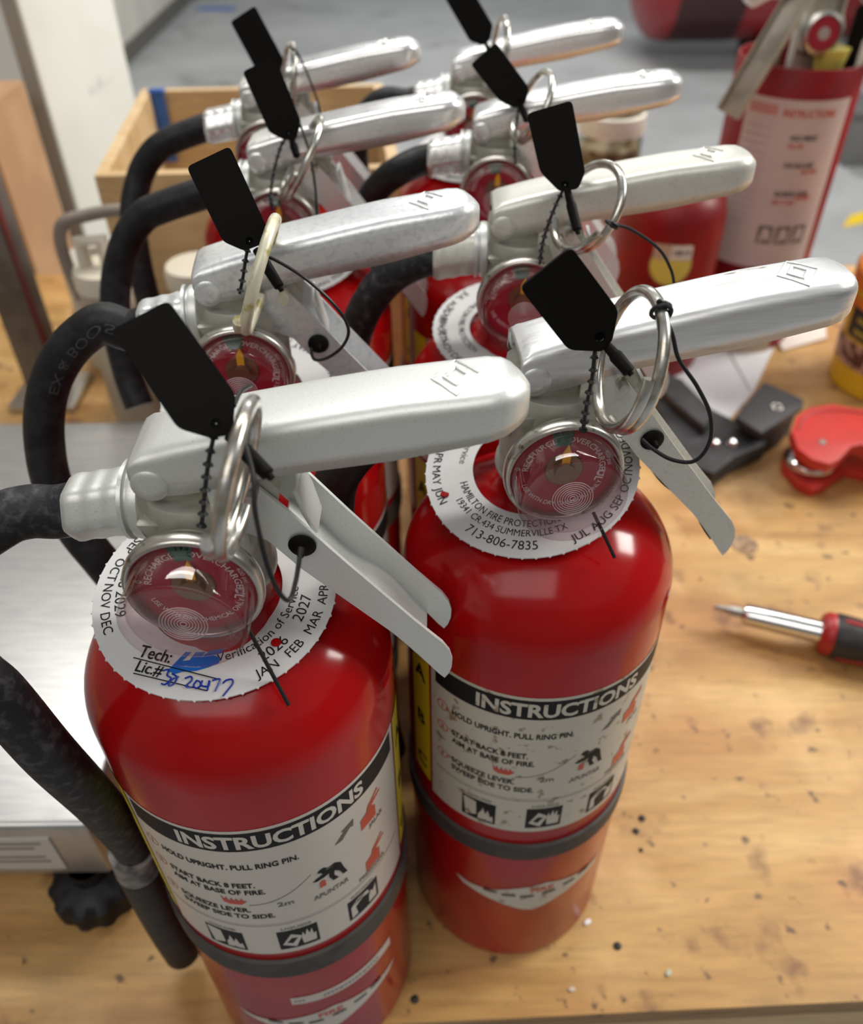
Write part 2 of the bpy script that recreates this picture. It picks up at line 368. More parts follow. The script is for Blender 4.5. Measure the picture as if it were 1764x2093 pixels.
LT = [(6, 366), (17, 363), (28, 349.5), (42, 330.2), (63, 302.6), (68.5, 295.8), (71.8, 291.8), (74.2, 287.4), (75.2, 283.0), (75.0, 279.0), (74.0, 275.4), (72.6, 273.0)]
LB = [(6, 345), (14, 342), (20.4, 338.6), (29, 326.8), (40.7, 313.6), (55.3, 297.2), (60, 291.0), (64.5, 284.6), (68, 279.4), (70.5, 275.6), (72.6, 273.0)]
def carry_mesh(m):
    HW, th = 0.0118, 0.0013; mb = MB()
    poly = [(x / 1000, z / 1000) for x, z in LT] + [(x / 1000, z / 1000) for x, z in LB[-2::-1]]
    for sd in (-1, 1): mb.prism(poly, (lambda x, z, h, sd=sd: (x, sd * (HW - h), z)), 0.0, th)
    V = []; F = []; n = 26                                   # wavy web joining the two walls
    for i in range(n):
        s = 24 + i * (66.5 - 24) / (n - 1); z = interp(LB, s) + 2.2 + 1.3 * sin((s - 24) / 46 * 4 * pi)
        for y in (-HW + th * .5, HW - th * .5):
            V += [(s / 1000, y, z / 1000), (s / 1000 - .0007, y, z / 1000 - 0.0012)]
    for i in range(n - 1):
        a, b = i * 4, i * 4 + 4
        F += [(a, a + 2, b + 2, b), (a + 1, b + 1, b + 3, a + 3)]
    F += [(0, 1, 3, 2), tuple(x + (n - 1) * 4 for x in (0, 2, 3, 1))]
    mb.add(V, F); return mb.mesh('carrying_handle', m, angle=35)

def valve_mesh(m):
    mb = MB()
    mb.lathe([(0.0001, 0.3155), (0.0186, 0.3155), (0.0188, 0.3175), (0.0186, 0.3195), (0.0176, 0.3205), (0.0175, 0.334), (0.0178, 0.346), (0.0160, 0.3525), (0.0001, 0.3525)], 48)
    pr = [(-0.0150, 0.336), (-0.0165, 0.3445), (-0.0150, 0.3585), (-0.006, 0.3655), (0.020, 0.3655), (0.026, 0.3560), (0.0215, 0.340), (0.013, 0.334)]
    mb.prism(pr, lambda x, z, h: (x, h, z), -0.0100, 0.0100)
    mb.prism([(-0.0158, 0.3475), (-0.011, 0.339), (-0.001, 0.334), (0.009, 0.3345), (0.009, 0.3475)], lambda x, z, h: (x, h, z), -0.0150, 0.0150)
    return mb.mesh('valve_body', m, bevel=0.0008, angle=45)
def ry(h): return Matrix(((1, 0, 0), (0, 0, -1), (0, 1, 0)))   # local z -> -y
RYM = Matrix(((1, 0, 0), (0, 0, -1), (0, 1, 0)))
def rivet_mesh(m, sd):
    mb = MB()
    for (x, z, r, o) in ((-0.0094, 0.3600, 0.0052, 0.0122),):
        if True:
            rot = RYM if sd > 0 else Matrix(((1, 0, 0), (0, 0, 1), (0, -1, 0)))
            mb.lathe([(r, o - .001), (r, o + .0004), (r * .86, o + .0011), (r * .4, o + .0013), (0.0001, o + .0013)], 28, (x, 0, z), rot)
    return mb.mesh('rivet', m)
GZ = 0.3315
def gauge(root, full, mi):
    g = link('pressure_gauge', shared('gauge', lambda: MB().lathe([(0.0075, 0.0145), (0.0075, 0.0190), (0.0186, 0.0192), (0.0199, 0.0206), (0.0205, 0.0230), (0.0203, 0.0252), (0.0196, 0.0264), (0.0187, 0.0264), (0.0182, 0.0256), (0.0182, 0.0232)], 64, (0, 0, GZ), RYM).mesh('pressure_gauge', STEEL, angle=70)), root)
    g['label'] = 'round steel-rimmed pressure gauge'
    link('dial', shared('dial', lambda: MB().lathe([(0.0183, 0.0226), (0.0183, 0.0236), (0.0001, 0.0236)], 64, (0, 0, GZ), RYM).mesh('dial', DIAL)), g)
    D = lambda a, r, h=0.0238: (r * cos(a), -h, GZ + r * sin(a))
    def wedge():
        P = [(r, a) for a in [radians(82 + 26 * k / 8) for k in range(9)] for r in (0.0108, 0.0169)]
        F = [(2 * k, 2 * k + 1, 2 * k + 3, 2 * k + 2) for k in range(8)]
        return MB().add([D(a, r) for r, a in P], F).mesh('green_zone', GREEN)
    link('green_zone', shared('wedge', wedge), g)
    link('needle', shared('needle', lambda: MB().prism([(-0.0013, 0.002), (0.0013, 0.002), (0.0013, 0.0085), (0.0, 0.0118), (-0.0016, 0.0085)], lambda x, y, h: (x * cos(-.08) - y * sin(-.08) * .6, -h, GZ + y), 0.0246, 0.0252).mesh('needle', NEEDLE, smooth=False)), g)
    link('hub', shared('hub', lambda: MB().lathe([(0.0066, 0.0237), (0.0062, 0.0243), (0.0036, 0.0243), (0.0034, 0.0264), (0.0001, 0.0266)], 32, (0, 0.0, GZ + 0.001), RYM).mesh('hub', HUB)), g)
    def dialtext():
        mb = MB()
        C1 = lambda a0, r0, sgn: (lambda x, y: D(a0 - sgn * x / r0, r0 + sgn * y))
        put_text(mb, 'RECHARGE', 0.0021, C1(radians(140), 0.0122, 1))
        put_text(mb, 'OVERCHARGED', 0.0021, C1(radians(38), 0.0122, 1))
        put_text(mb, 'USE WITH DRY CHEMICAL ONLY', 0.0017, C1(radians(-90), 0.0148, -1))
        put_text(mb, '195', 0.0020, C1(radians(92), 0.0148, 1)); put_text(mb, '400 psi', 0.0015, C1(radians(18), 0.0150, 1)); put_text(mb, '0', 0.0018, C1(radians(172), 0.0150, 1))
        put_text(mb, 'UL', 0.0026, C1(radians(-12), 0.0118, 1), bold=0.03)
        return mb.mesh('dial_lettering', DIALW, smooth=False)
    link('dial_lettering', shared('dialtext', dialtext), g)
    link('lens', shared('lens', lambda: MB().lathe([(0.0180, 0.0240), (0.0180, 0.0310), (0.0181, 0.0376), (0.0178, 0.0389), (0.0168, 0.0392), (0.0158, 0.0384), (0.0110, 0.0378), (0.0001, 0.0376),
                                                      (0.0001, 0.0364), (0.0145, 0.0368), (0.0165, 0.0362), (0.0169, 0.0340), (0.0167, 0.0240)], 72, (0, 0, GZ), RYM).mesh('lens', LENS, angle=55)), g, None)['label'] = 'domed clear plastic gauge lens'
    def rings():
        mb = MB()
        for k in range(8):
            r = 0.0009 + k * 0.00082
            mb.tube([(r * cos(a), -0.0379, GZ + r * sin(a)) for a in [2 * pi * i / 40 for i in range(40)]], 0.00017, 5, closed=True)
        return mb.mesh('lens_rings', RINGM)
    link('lens_rings', shared('rings', rings), g)
    return g

def ferrule_mesh(m, x0=-0.0213, x1=-0.0400, zr=0.3445, zl=0.3412, r=0.0108):
    """six-sided crimped sleeve, scalloped"""
    V = []; F = []; ns = 30; n = 36
    for i in range(ns + 1):
        t = i / ns; x = x0 + (x1 - x0) * t; z0 = zr + (zl - zr) * t
        w = 1 + 0.016 * sin(t * 3 * 2 * pi - pi / 2) * (1 if 0.06 < t < 0.97 else 0)
        if t > 0.93: w *= 1 - (t - 0.93) * 1.2
        for k in range(n):
            a = 2 * pi * k / n + radians(15); c6 = cos(pi / 6) / cos((a + 0.0) % (pi / 3) - pi / 6)
            rr = r * w * (0.12 + 0.88 * c6); V.append((x, rr * cos(a), z0 + rr * sin(a)))
    for i in range(ns):
        for k in range(n): F.append((i * n + k, i * n + (k + 1) % n, (i + 1) * n + (k + 1) % n, (i + 1) * n + k))
    F.append(tuple(range(n))); F.append(tuple(ns * n + k for k in range(n)))
    return MB().add(V, F).mesh('ferrule', m, angle=50)
def nut_mesh(m):
    mb = MB(); rot = Matrix(((0, 0, -1), (0, 1, 0), (1, 0, 0)))
    mb.lathe([(0.0001, 0.0145), (0.0102, 0.0145), (0.0120, 0.0160), (0.0122, 0.0176), (0.0118, 0.0190), (0.0106, 0.0194), (0.0106, 0.0200), (0.0122, 0.0203), (0.0122, 0.0215), (0.0001, 0.0216)], 36, (0, 0, 0.3450), rot)
    return mb.mesh('hose_nut', m, angle=40)

# ---- wrapped instruction label (angles in degrees from label centre, z in metres)
def wrap(c, r): return lambda a, z, h=0.0: ((r + h) * cos(radians(c + a)), (r + h) * sin(radians(c + a)), z)
def sheet(fn, a0, a1, z0, z1, n=24):
    mb = MB(); V = []; F = []
    for i in range(n + 1):
        a = a0 + (a1 - a0) * i / n; V += [fn(a, z0), fn(a, z1)]
    for i in range(n): F.append((2 * i, 2 * i + 2, 2 * i + 3, 2 * i + 1))
    return mb.add(V, F)
DEG = 180 / pi / BR       # metres along the wall -> degrees
def label_parts(root, c, dirty, fin_dz=0.0, strip=True, detail=True):
    key = (c, dirty)
    pm = DIRTY if dirty else PAPER; tx = INK
    lab = link('instruction_label', sheet(wrap(c, BR + .00012), -61, 61, 0.1464, 0.2468, 40).mesh('instruction_label', pm), root)
    lab['label'] = 'white instruction label wrapped round the cylinder'
    w1, w2 = wrap(c, BR + .00020), wrap(c, BR + .00030)
    sheet(w1, -58, 58, 0.2330, 0.2450, 40).build('header_bar', INK, lab)
    T = lambda a, z, f=w2: (lambda x, y: f(a + x * DEG, z + y))
    put_text(MB(), 'INSTRUCTIONS', 0.0078, T(0, 0.2351), bold=0.034, width=0.0690).build('header_lettering', pm, lab, smooth=False)
    for sd in (-1, 1):
        o = sheet(wrap(c, BR + .00016), sd * 62.5, sd * 78, 0.152, 0.2460, 8).build('class_strip', YELLOW, root); o['label'] = 'yellow fire class strip'
        for ch, z in (('A', 0.2235), ('B', 0.1915), ('C', 0.1590)): put_text(MB(), ch, 0.0085, T(sd * 70, z, wrap(c, BR + .00026)), bold=0.03).build('class_letter', INK, o, smooth=False)
    if not detail: return
    # outline of the panel
    for nm, L_ in (('line_one', [('HOLD UPRIGHT. PULL RING PIN.', 0.2200, 0.051)]),
                   ('line_two', [('START BACK 8 FEET.', 0.2060, 0.0335), ('AIM AT BASE OF FIRE.', 0.2005, 0.0365)]),
                   ('line_three', [('SQUEEZE LEVER.', 0.1860, 0.0290), ('SWEEP SIDE TO SIDE.', 0.1805, 0.0375)])):
        mb = MB()
        for s, z, w in L_: put_text(mb, s, 0.0034, T(-48, z), 'L', bold=0.028, width=w)
        mb.build(nm, tx, lab, smooth=False)
    mb = MB()
    for k, z in enumerate((0.2212, 0.2068, 0.1868)):
        mb.add([w1(-53.5 + r * cos(a) * DEG, z + r * sin(a)) for r in (0.0026, 0.0031) for a in [2 * pi * i / 24 for i in range(24)]], [(i, (i + 1) % 24, 24 + (i + 1) % 24, 24 + i) for i in range(24)])
        put_text(mb, str(k + 1), 0.0030, T(-53.5, z - .0015), bold=0.02)
    mb.build('step_numbers', mat('pale_red_ink', (0.45, 0.16, 0.13), 0.4) if not dirty else REDINK, lab, smooth=False)
    for s_, h_, a_, z_, w_ in (('APUNTAR', .0032, 16, .1845, .0150), ('2m', .0032, -3, .1885, .0062), ('JALAR', .0028, 42, .2070, .0085), ('PRESIONAR', .0026, 37, .1755, .0150)):
        put_text(MB(), s_, h_, T(a_, z_), bold=0.02, width=w_).build('spanish_word', FADED, lab, smooth=False)
    # spray line, ground line and divider lines
    mb = MB()
    cur = [(-17 + 26 * t, 0.1915 + 0.0135 * t * t) for t in [k / 12 for k in range(13)]]
    for a, b in zip(cur, cur[1:]): mb.add([w1(a[0], a[1]), w1(b[0], b[1]), w1(b[0], b[1] + .0005), w1(a[0], a[1] + .0005)], [(0, 1, 2, 3)])
    mb.v += sheet(w1, -58, 58, 0.1728, 0.1731, 30).v; base = len(mb.v) - 62
    mb.f += [tuple(i + base for i in q) for q in sheet(w1, -58, 58, 0.1728, 0.1731, 30).f]
    mb.add(sheet(w1, -58, 58, 0.1742, 0.1744, 30).v, sheet(w1, -58, 58, 0.1742, 0.1744, 30).f)
    mb.build('rule_lines', FADED, lab, smooth=False)
    def pic(name, poly, a0, z0, s, m, f=w2): return MB().flat(poly, lambda x, y, h: f(a0 + x * s * DEG, z0 + y * s)).build(name, m, lab, smooth=False)
    pic('flame_picture', [(-1, .9), (-.85, -.2), (-.4, -.45), (.5, -.45), (.85, -.1), (1, .25), (.75, .15), (.6, .6), (.4, .1), (.2, .55), (0, .1), (-.2, .6), (-.4, .05), (-.6, .7), (-.75, .25)], -22.5, 0.1945, 0.0048, REDINK)
    pic('aiming_man_picture', [(-.55, .95), (-.25, 1.05), (0, .75), (.45, .85), (.8, .5), (1.0, -.5), (1.15, -1.0), (.85, -1.0), (.65, -.35), (.35, .05), (.3, -.45), (.55, -1.0), (.2, -1.0), (-.02, -.35), (0, .1), (-.3, -.05), (-.75, -.15), (-1.0, -.05), (-.75, .2), (-.35, .35), (-.45, .6), (-.65, .7)], 16.0, 0.1990, 0.0066, INK)
    pic('small_extinguisher_picture', [(-.5, -1), (.5, -1), (.5, .7), (.2, 1), (-.2, 1), (-.5, .7)], 12.8, 0.1945, 0.0024, REDINK)
    for z in (0.2160, 0.1835):
        pic('extinguisher_picture', [(-1, -1.2), (.9, -1.2), (.9, .5), (.5, .75), (.55, 1.1), (1.7, 1.6), (1.7, 1.85), (.4, 1.45), (1.5, 2.3), (1.35, 2.5), (0, 1.5), (-.25, .75), (-1, .4)], 38, z, 0.0044, REDINK)
    pic('hand_picture', [(-2.2, -.2), (-1.2, .9), (-1.5, 1.1), (-.2, 1.6), (-.3, .6), (-.6, .8), (-1.5, -.2)], 31, 0.2170, 0.0046, FADED)
    # three class boxes with their pictures
    for (a, z, nm) in ((-33, 0.1492, 'A'), (-1.5, 0.1500, 'B'), (30, 0.1500, 'C')):
        b = sheet(w1, a - 8.6, a + 8.6, z, z + 0.0165, 6).build('class_box', INK, lab)
        f3 = wrap(c, BR + .00030)
        P = lambda poly: MB().flat(poly, lambda x, y, h: f3(a + x * 8.0, z + 0.00825 + y * 0.0075))
        if nm == 'A':
            P([(-.98, .95), (-.80, -.95), (-.1, -.55), (-.15, .85)]).build('bin_picture', pm, b, smooth=False)
            P([(.0, -.9), (.95, -.9), (.9, -.2), (.75, -.4), (.6, .3), (.45, -.2), (.3, .55), (.15, -.1), (.02, -.3)]).build('fire_picture', pm, b, smooth=False)
        elif nm == 'B':
            P([(-.9, -.5), (-.2, -.95), (.2, .2), (-.35, .65)]).build('can_picture', pm, b, smooth=False)
            P([(.2, -.8), (.9, -.8), (.95, .1), (.8, .0), (.75, .7), (.6, .2), (.5, .8), (.35, .1), (.25, .6), (.15, -.1)]).build('fire_picture', pm, b, smooth=False)
        else:
            P([(-.9, -.9), (-.5, -.8), (-.6, .1), (-.1, .5), (.4, .3), (.3, .75), (-.4, .85), (-.9, .3)]).build('plug_picture', pm, b, smooth=False)
            P([(.3, -.8), (.9, -.8), (.9, .6), (.65, .1), (.5, .4), (.35, -.1)]).build('fire_picture', pm, b, smooth=False)
        mb = MB(); put_text(mb, {'A': 'WOOD PAPER', 'B': 'LIQUIDS', 'C': 'ELECTRICAL'}[nm], 0.0017, T(a, z + 0.0178), width=0.012); mb.build('class_caption', FADED, b, smooth=False)
    # badge low on the cylinder
    fz = 0.082 + fin_dz
    top_ = [(-44, .004), (-36, .0015), (-24, .0025), (-12, .0070), (-6, .0085), (0, .0095), (6, .0110), (14, .0080), (26, .0045), (36, .0020), (45, .0030)]
    bot_ = [(40, -.0025), (28, -.0055), (16, -.0100), (6, -.0150), (0, -.0175), (-6, -.0160), (-18, -.0100), (-30, -.0050), (-40, -.0010)]
    bt = sorted(bot_ + [(-44, .004), (45, .003)]); fin = MB(); nn = 60
    for i in range(nn + 1):
        x = -44 + 89.0 * i / nn; fin.v += [w1(x, fz + interp(bt, x)), w1(x, fz + interp(top_, x))]
    fin.f += [(2 * i, 2 * i + 2, 2 * i + 3, 2 * i + 1) for i in range(nn)]
    fo = fin.build('badge', pm, root, smooth=False); fo['label'] = 'white wing shaped badge low on the cylinder'
    mb = MB(); put_text(mb, 'FIRE', 0.0050, T(4, fz + .0020), bold=.03, width=0.0120); mb.build('badge_red_lettering', REDINK, fo, smooth=False)
    mb = MB()
    for k, a in enumerate((-24, -14, -4, 8, 20, 30)): put_text(mb, ('NFPA', 'UL', 'ABC', 'DRY', 'CHEM', 'USA')[k] if False else 'mmm', 0.0034, T(a, fz - .0028 + abs(a + 2) * .00013), bold=.05, width=0.0070)
    mb.build('badge_fine_print', INK, fo, smooth=False)
    if strip:
        st = sheet(w1, -13, 43, 0.0905 + fin_dz * .1, 0.0985 + fin_dz * .1, 20).build('warning_strip', pm, root); st['label'] = 'narrow white warning strip'
        mb = MB()
        for a in (-9, 5, 9, 14, 18, 22, 27, 31): put_text(mb, 'm', 0.0030, T(a, 0.0930 + fin_dz * .1), width=0.0045)
        mb.build('strip_print', FADED, st, smooth=False)

def collar(root, cx, cy, z0, tx, ty, texts, holes=()):
    P = lambda a, r, h=0.0: (cx + r * cos(a), cy + r * sin(a), z0 + tx * r * cos(a) + ty * r * sin(a) + h)
    V = []; F = []; n = 416
    for i in range(n):
        a = 2 * pi * i / n; ro = 0.0395 + (0.0005 if i % 8 == 0 else 0)
        V += [P(a, 0.0217, 0), P(a, ro, 0), P(a, ro, -.0005), P(a, 0.0217, -.0005)]
    for i in range(n):
        j = (i + 1) % n
        for k in range(4): F.append((i * 4 + k, i * 4 + (k + 1) % 4, j * 4 + (k + 1) % 4, j * 4 + k))
    o = MB().add(V, F).build('service_collar', COLLAR, root, smooth=False); o['label'] = 'white plastic service collar printed with months'
    for (s, ang, r, h, nm, wd, m) in texts:
        mb = MB(); a0 = radians(ang)
        put_text(mb, s, h, lambda x, y: P(a0 + x / r, r - y + h / 2, 0.00015), bold=0.0, width=wd); mb.build(nm, m, o, smooth=False)
    for (ang, r) in holes:
        mb = MB(); c_ = Vector(P(radians(ang), r, 0.0003)); mb.lathe([(0.0001, 0), (0.0016, 0), (0.0017, -.0003)], 20, c_); mb.build('punch_hole', RED, o)
    return o, P

def arc_months(dec, jan=None): pass
MON = 'JAN FEB MAR APR MAY JUN JUL AUG SEP OCT NOV DEC'.split()

def extinguisher(label, pos, az, silver, lever_m=None, lab_c=-80.0, dirty=False, detail=True, hose=None, hose_m=None, band=(0.1244, 0.1402), fin_dz=0.0, strip=True, gfull=True, group=None, ferr=True):
    root = thing('fire_extinguisher', label, 'fire extinguisher', (pos[0], pos[1], 0.0), radians(az), 'red fire extinguishers standing on the workbench')
    mi = minv(root)
    lever_m = lever_m or silver
    link('cylinder', shared('body', body_mesh), root)
    link('valve_body', shared('valve' + silver.name, lambda: valve_mesh(VALVE)), root)
    h = link('operating_lever', shared('handle' + silver.name, lambda: handle_mesh(silver)), root); h['label'] = 'silver squeeze lever with rounded nose'
    link('emblem', shared('emblem' + silver.name, lambda: emblem_mesh(silver)), h)
    for sd in (1, -1): link('rivet', shared('rivet%d' % sd + silver.name, lambda: rivet_mesh(silver, sd)), h)
    ch = link('carrying_handle', shared('carry' + lever_m.name, lambda: carry_mesh(lever_m)), root)
    link('lever_tongue', shared('tongue', lambda: MB().prism([(-0.006, 0.336), (0.006, 0.336), (0.0078, 0.345), (0.0070, 0.3535), (-0.0070, 0.3535), (-0.0078, 0.345)], lambda y, z, h_: (0.0330 + h_ - (z - .336) * .25, y, z), 0, 0.0015).mesh('lever_tongue', SATIN, bevel=0.0004)), ch)
    gauge(root, gfull, mi)
    if ferr:
        link('hose_nut', shared('nut', lambda: nut_mesh(SATIN)), root)
    if hose:
        rot = mi.to_3x3(); HP = [Vector((-0.0370, 0, 0.3417)), Vector((-0.0455, 0, 0.3398))] + [mi @ Vector(p) for p in hose]
        ho = MB().tube(spline(HP, 8), 0.0083, 20).build('hose', hose_m or RUBBER, root); ho['label'] = 'black rubber discharge hose'
        link('ferrule', shared('ferrule' + silver.name, lambda: ferrule_mesh(silver)), ho)
    b0, b1 = band
    bo = MB().lathe([(BR + .0002, b0), (BR + .0016, b0 + .0006), (BR + .0018, (b0 + b1) / 2), (BR + .0016, b1 - .0006), (BR + .0002, b1)], 72).build('rubber_strap', BAND, root); bo['label'] = 'black rubber strap round the cylinder'
    # hose clip on the strap
    label_parts(root, lab_c - az, dirty, fin_dz, strip, detail)
    return root, mi

LPOS, RPOS = (-0.0686, 0.1918), (0.0423, 0.2431)
hoseL = [at_d(60, 1046, .254), at_d(0, 1066, .252), at_d(-90, 1140, .248), at_d(-115, 1270, .243), at_d(-60, 1370, .243), at_d(0, 1425, .247), at_d(100, 1540, .268), at_d(195, 1636, .312), at_d(255, 1705, .352), at_d(272, 1730, .366)]
EL, miL = extinguisher('front left red fire extinguisher with matte silver lever and blue handwriting on its collar', LPOS, -0.6, SATIN, lab_c=-74, hose=hoseL, hose_m=DUSTY, fin_dz=-0.017)
ER, miR = extinguisher('front right red fire extinguisher with brushed aluminium lever and dirt speckled label', RPOS, 5.0, BRUSH, lever_m=CREAM, lab_c=-82, dirty=True, strip=False,
                       hose=[(-0.026, 0.238, 0.328), (-0.038, 0.244, 0.295), (-0.036, 0.257, 0.22), (-0.030, 0.262, 0.15), (-0.024, 0.262, 0.10)], band=(0.1217, 0.1350))
Y2 = 0.3069
hose2 = [at_y(u, v, y) for u, v, y in ((213, 660, .303), (165, 688, .303), (125, 735, .302), (98, 800, .299), (90, 885, .295), (106, 985, .288), (150, 1075, .282), (205, 1145, .276), (250, 1200, .272))]
E2, mi2 = extinguisher('second red fire extinguisher in the left row with a worn pitted silver lever', (-0.0756, Y2), 5.2, WORN, lab_c=-60, hose=hose2, hose_m=RUBBER, detail=False)
def hose_print(ext, mi, hose, s, h, d0, width):
    """raised maker print along a hose, reading towards the ferrule"""
    P = spline([mi.inverted() @ Vector((-0.0455, 0, 0.3398))] + [Vector(p) for p in hose], 24); L_ = [0.0]
    for a, b in zip(P, P[1:]): L_.append(L_[-1] + (b - a).length)
    def fn(x, y):
        q = d0 + width - x; i = max(0, min(len(P) - 2, next((k for k in range(len(L_) - 1) if L_[k + 1] >= q), len(P) - 2)))
        f = (q - L_[i]) / (L_[i + 1] - L_[i]); p = P[i].lerp(P[i + 1], f); t = (P[i + 1] - P[i]).normalized(); w = (CP - p).normalized(); w = (w - t * w.dot(t)).normalized(); o = w.cross(t).normalized()
        an = (y + 0.0005) / 0.0083; return p + (w * cos(an) + o * sin(an)) * 0.00845
    put_text(MB(), s, h, fn, 'L', 0.0, width).build('hose_lettering', mat('hose_print', (0.055, 0.055, 0.06), .6), ext, mi, smooth=False)
hose_print(E2, mi2, hose2, 'EX & BOOS', 0.0038, 0.004, 0.046)
hose3 = [at_y(u, v, y) for u, v, y in ((330, 424, .4474), (292, 444, .447), (260, 490, .445), (238, 570, .440), (238, 660, .43), (260, 760, .42), (285, 830, .41))]
E3, mi3 = extinguisher('third red fire extinguisher in the left row with a bright polished lever', (-0.0762, 0.4474), -0.6, POLISH, lab_c=-60, hose=hose3, detail=False)
hose4 = [at_y(u, v, y) for u, v, y in ((340, 292, .5540), (308, 320, .553), (285, 365, .55), (272, 440, .54), (285, 540, .53), (310, 640, .52))]
E4, mi4 = extinguisher('rearmost red fire extinguisher in the left row in front of the wooden crate', (-0.0985, 0.5580), 2.6, POLISH, lab_c=-60, hose=hose4, detail=False)
hoseR2 = [at_y(u, v, y) for u, v, y in ((815, 552, .364), (778, 585, .365), (745, 635, .366), (722, 700, .366), (715, 790, .366), (725, 880, .366))]
F2, miF2 = extinguisher('second red fire extinguisher in the right row with a chalky silver lever', (0.0422, 0.3634), -2.0, CREAM, lab_c=-80, hose=hoseR2, hose_m=DUSTY, detail=False)
hoseR3 = [at_y(u, v, y) for u, v, y in ((815, 350, .4904), (782, 374, .496), (755, 412, .503), (738, 480, .508), (742, 570, .510))]
F3, miF3 = extinguisher('third red fire extinguisher in the right row with a bright polished lever', (0.0405, 0.4904), -5.4, POLISH, lab_c=-80, hose=hoseR3, detail=False)
hoseR4 = [at_y(u, v, y) for u, v, y in ((790, 204, .61), (760, 222, .61), (740, 255, .61), (728, 310, .608), (735, 380, .605))]
F4, miF4 = extinguisher('rearmost red fire extinguisher in the right row in front of the crate', (0.0316, 0.6098), -1.6, POLISH, lab_c=-80, hose=hoseR4, detail=False)

# ---- nozzle of the front left extinguisher
nz = [at_d(270, 1735, .367), at_d(277, 1757, .376), at_d(283, 1772, .382), at_d(320, 1850, .418), at_d(350, 1905, .444), at_d(373, 1943, .464)]
MB().tube(spline(nz[:3], 5), [0.0100] * 11, 20).build('nozzle_collar', mat('scuffed_grey', (0.22, 0.20, 0.19), 0.6, col2=(0.08, 0.075, 0.07), scale=120), EL, miL)['label'] = 'scuffed grey collar of the hose nozzle'
MB().tube(spline([at_d(284, 1775, .384)] + nz[3:], 6), 0.0098, 20).build('nozzle', RUBBER, EL, miL)['label'] = 'black hose nozzle'
clip = at_d(300, 1800, .398)
MB().tube([(BR * .99 * cos(radians(a)), BR * .99 * sin(radians(a)), 0.132) for a in (184, 187, 190)] , 0.004, 8).build('strap_clip', BAND, EL)

# ---- collars
def months(c0, sp, names, r=0.0354, h=0.0031): return [(s, c0 + sp * i, r, h, 'month_lettering', None, INK) for i, s in enumerate(names)]
tl = months(-54.9, 17.4, MON[:6]) + months(-157.6 - 5 * 17.0, 17.0, MON[6:])
tl += [('2026', -45.3, 0.0307, 0.0036, 'year_lettering', None, INK), ('2027', -13.3, 0.0300, 0.0036, 'year_lettering', None, INK), ('2029', -168.4, 0.0307, 0.0036, 'year_lettering', None, INK), ('2028', -189.7, 0.0307, 0.0036, 'year_lettering', None, INK),
       ('Verification of Service', -39.0, 0.0256, 0.0030, 'heading_lettering', 0.0370, INK)]
cL, PL = collar(EL, -0.0027, -0.0008, 0.3063, -0.020, 0.166, tl, [(-41.7, 0.0296)])
tr = months(-71.0, 15.4, MON[6:]) + months(-169.5 - 5 * 15.4, 15.4, MON[:6])
tr += [('HAMILTON FIRE PROTECTION', -126, 0.0257, 0.0029, 'company_lettering', 0.0440, INK), ('19341 CR.434 SUMMERVILLE TX', -118, 0.0297, 0.0027, 'address_lettering', 0.0450, INK), ('713-806-7835', -118, 0.0346, 0.0036, 'phone_lettering', 0.0270, INK),
       ('Verification of Service', 128, 0.0257, 0.0029, 'heading_lettering', 0.0340, FADED)]
cR, PR = collar(ER, -0.0045 , 0.0040, 0.3127, 0.1432, 0.2251, tr, [(-169.5, 0.0337)])
for o_, c_ in ((E2, 40), (F2, 15), (E3, 0), (F3, 60), (E4, 20), (F4, 90)):
    collar(o_, -0.001, 0.0, 0.3060, 0.03, 0.15, months(c_ - 55, 17.2, MON[:6], h=.0034) + months(c_ - 240, 17.2, MON[6:], h=.0034) + [('HAMILTON FIRE PROTECTION', c_ + 160, 0.0257, 0.0029, 'company_lettering', 0.044, INK), ('713-806-7835', c_ + 160, 0.0346, 0.0034, 'phone_lettering', 0.027, INK)])
# technician lines and handwriting on the front left collar (built on the collar's own plane)
nL = Vector((0.020, -0.166, 1)); cLw = (Matrix.Translation(EL.location) @ EL.rotation_euler.to_matrix().to_4x4()) @ Vector((-0.0027, -0.0008, 0.3063))
def on_collar(u, v, h=0.0003): r = ray(u, v); t = nL.dot(cLw - CP) / nL.dot(r); return CP + r * t + nL * h
ca, cb = on_collar(277, 1340), on_collar(350, 1356)
ex = (cb - ca).normalized(); ey = nL.normalized().cross(ex)
mb = MB(); put_text(mb, 'Tech:', 0.0042, lambda x, y: on_collar(281, 1342) + ex * x + ey * y, 'L', 0.01, width=0.0105)
put_text(mb, 'Lic.#', 0.0038, lambda x, y: on_collar(275, 1372) + ex * x + ey * y, 'L', 0.01, width=0.0085); mb.build('form_lettering', INK, cL, miL, smooth=False)
mb = MB()
for a, b in (((273, 1345), (450, 1390)), ((273, 1377), (424, 1413))): mb.tube([on_collar(*a), on_collar(*b)], 0.00018, 5)
mb.build('form_rule', INK, cL, miL)
MB().flat([(352, 1362), (380, 1333), (392, 1334), (372, 1352), (388, 1350), (400, 1334), (420, 1333), (412, 1345), (428, 1331), (458, 1326), (455, 1335), (436, 1340), (450, 1345), (448, 1356), (425, 1365), (400, 1372), (372, 1374), (358, 1378), (342, 1372)][::-1], lambda x, y, h: on_collar(x, y, .00025)).build('marker_scribble', BLUEINK, cL, miL, smooth=False)
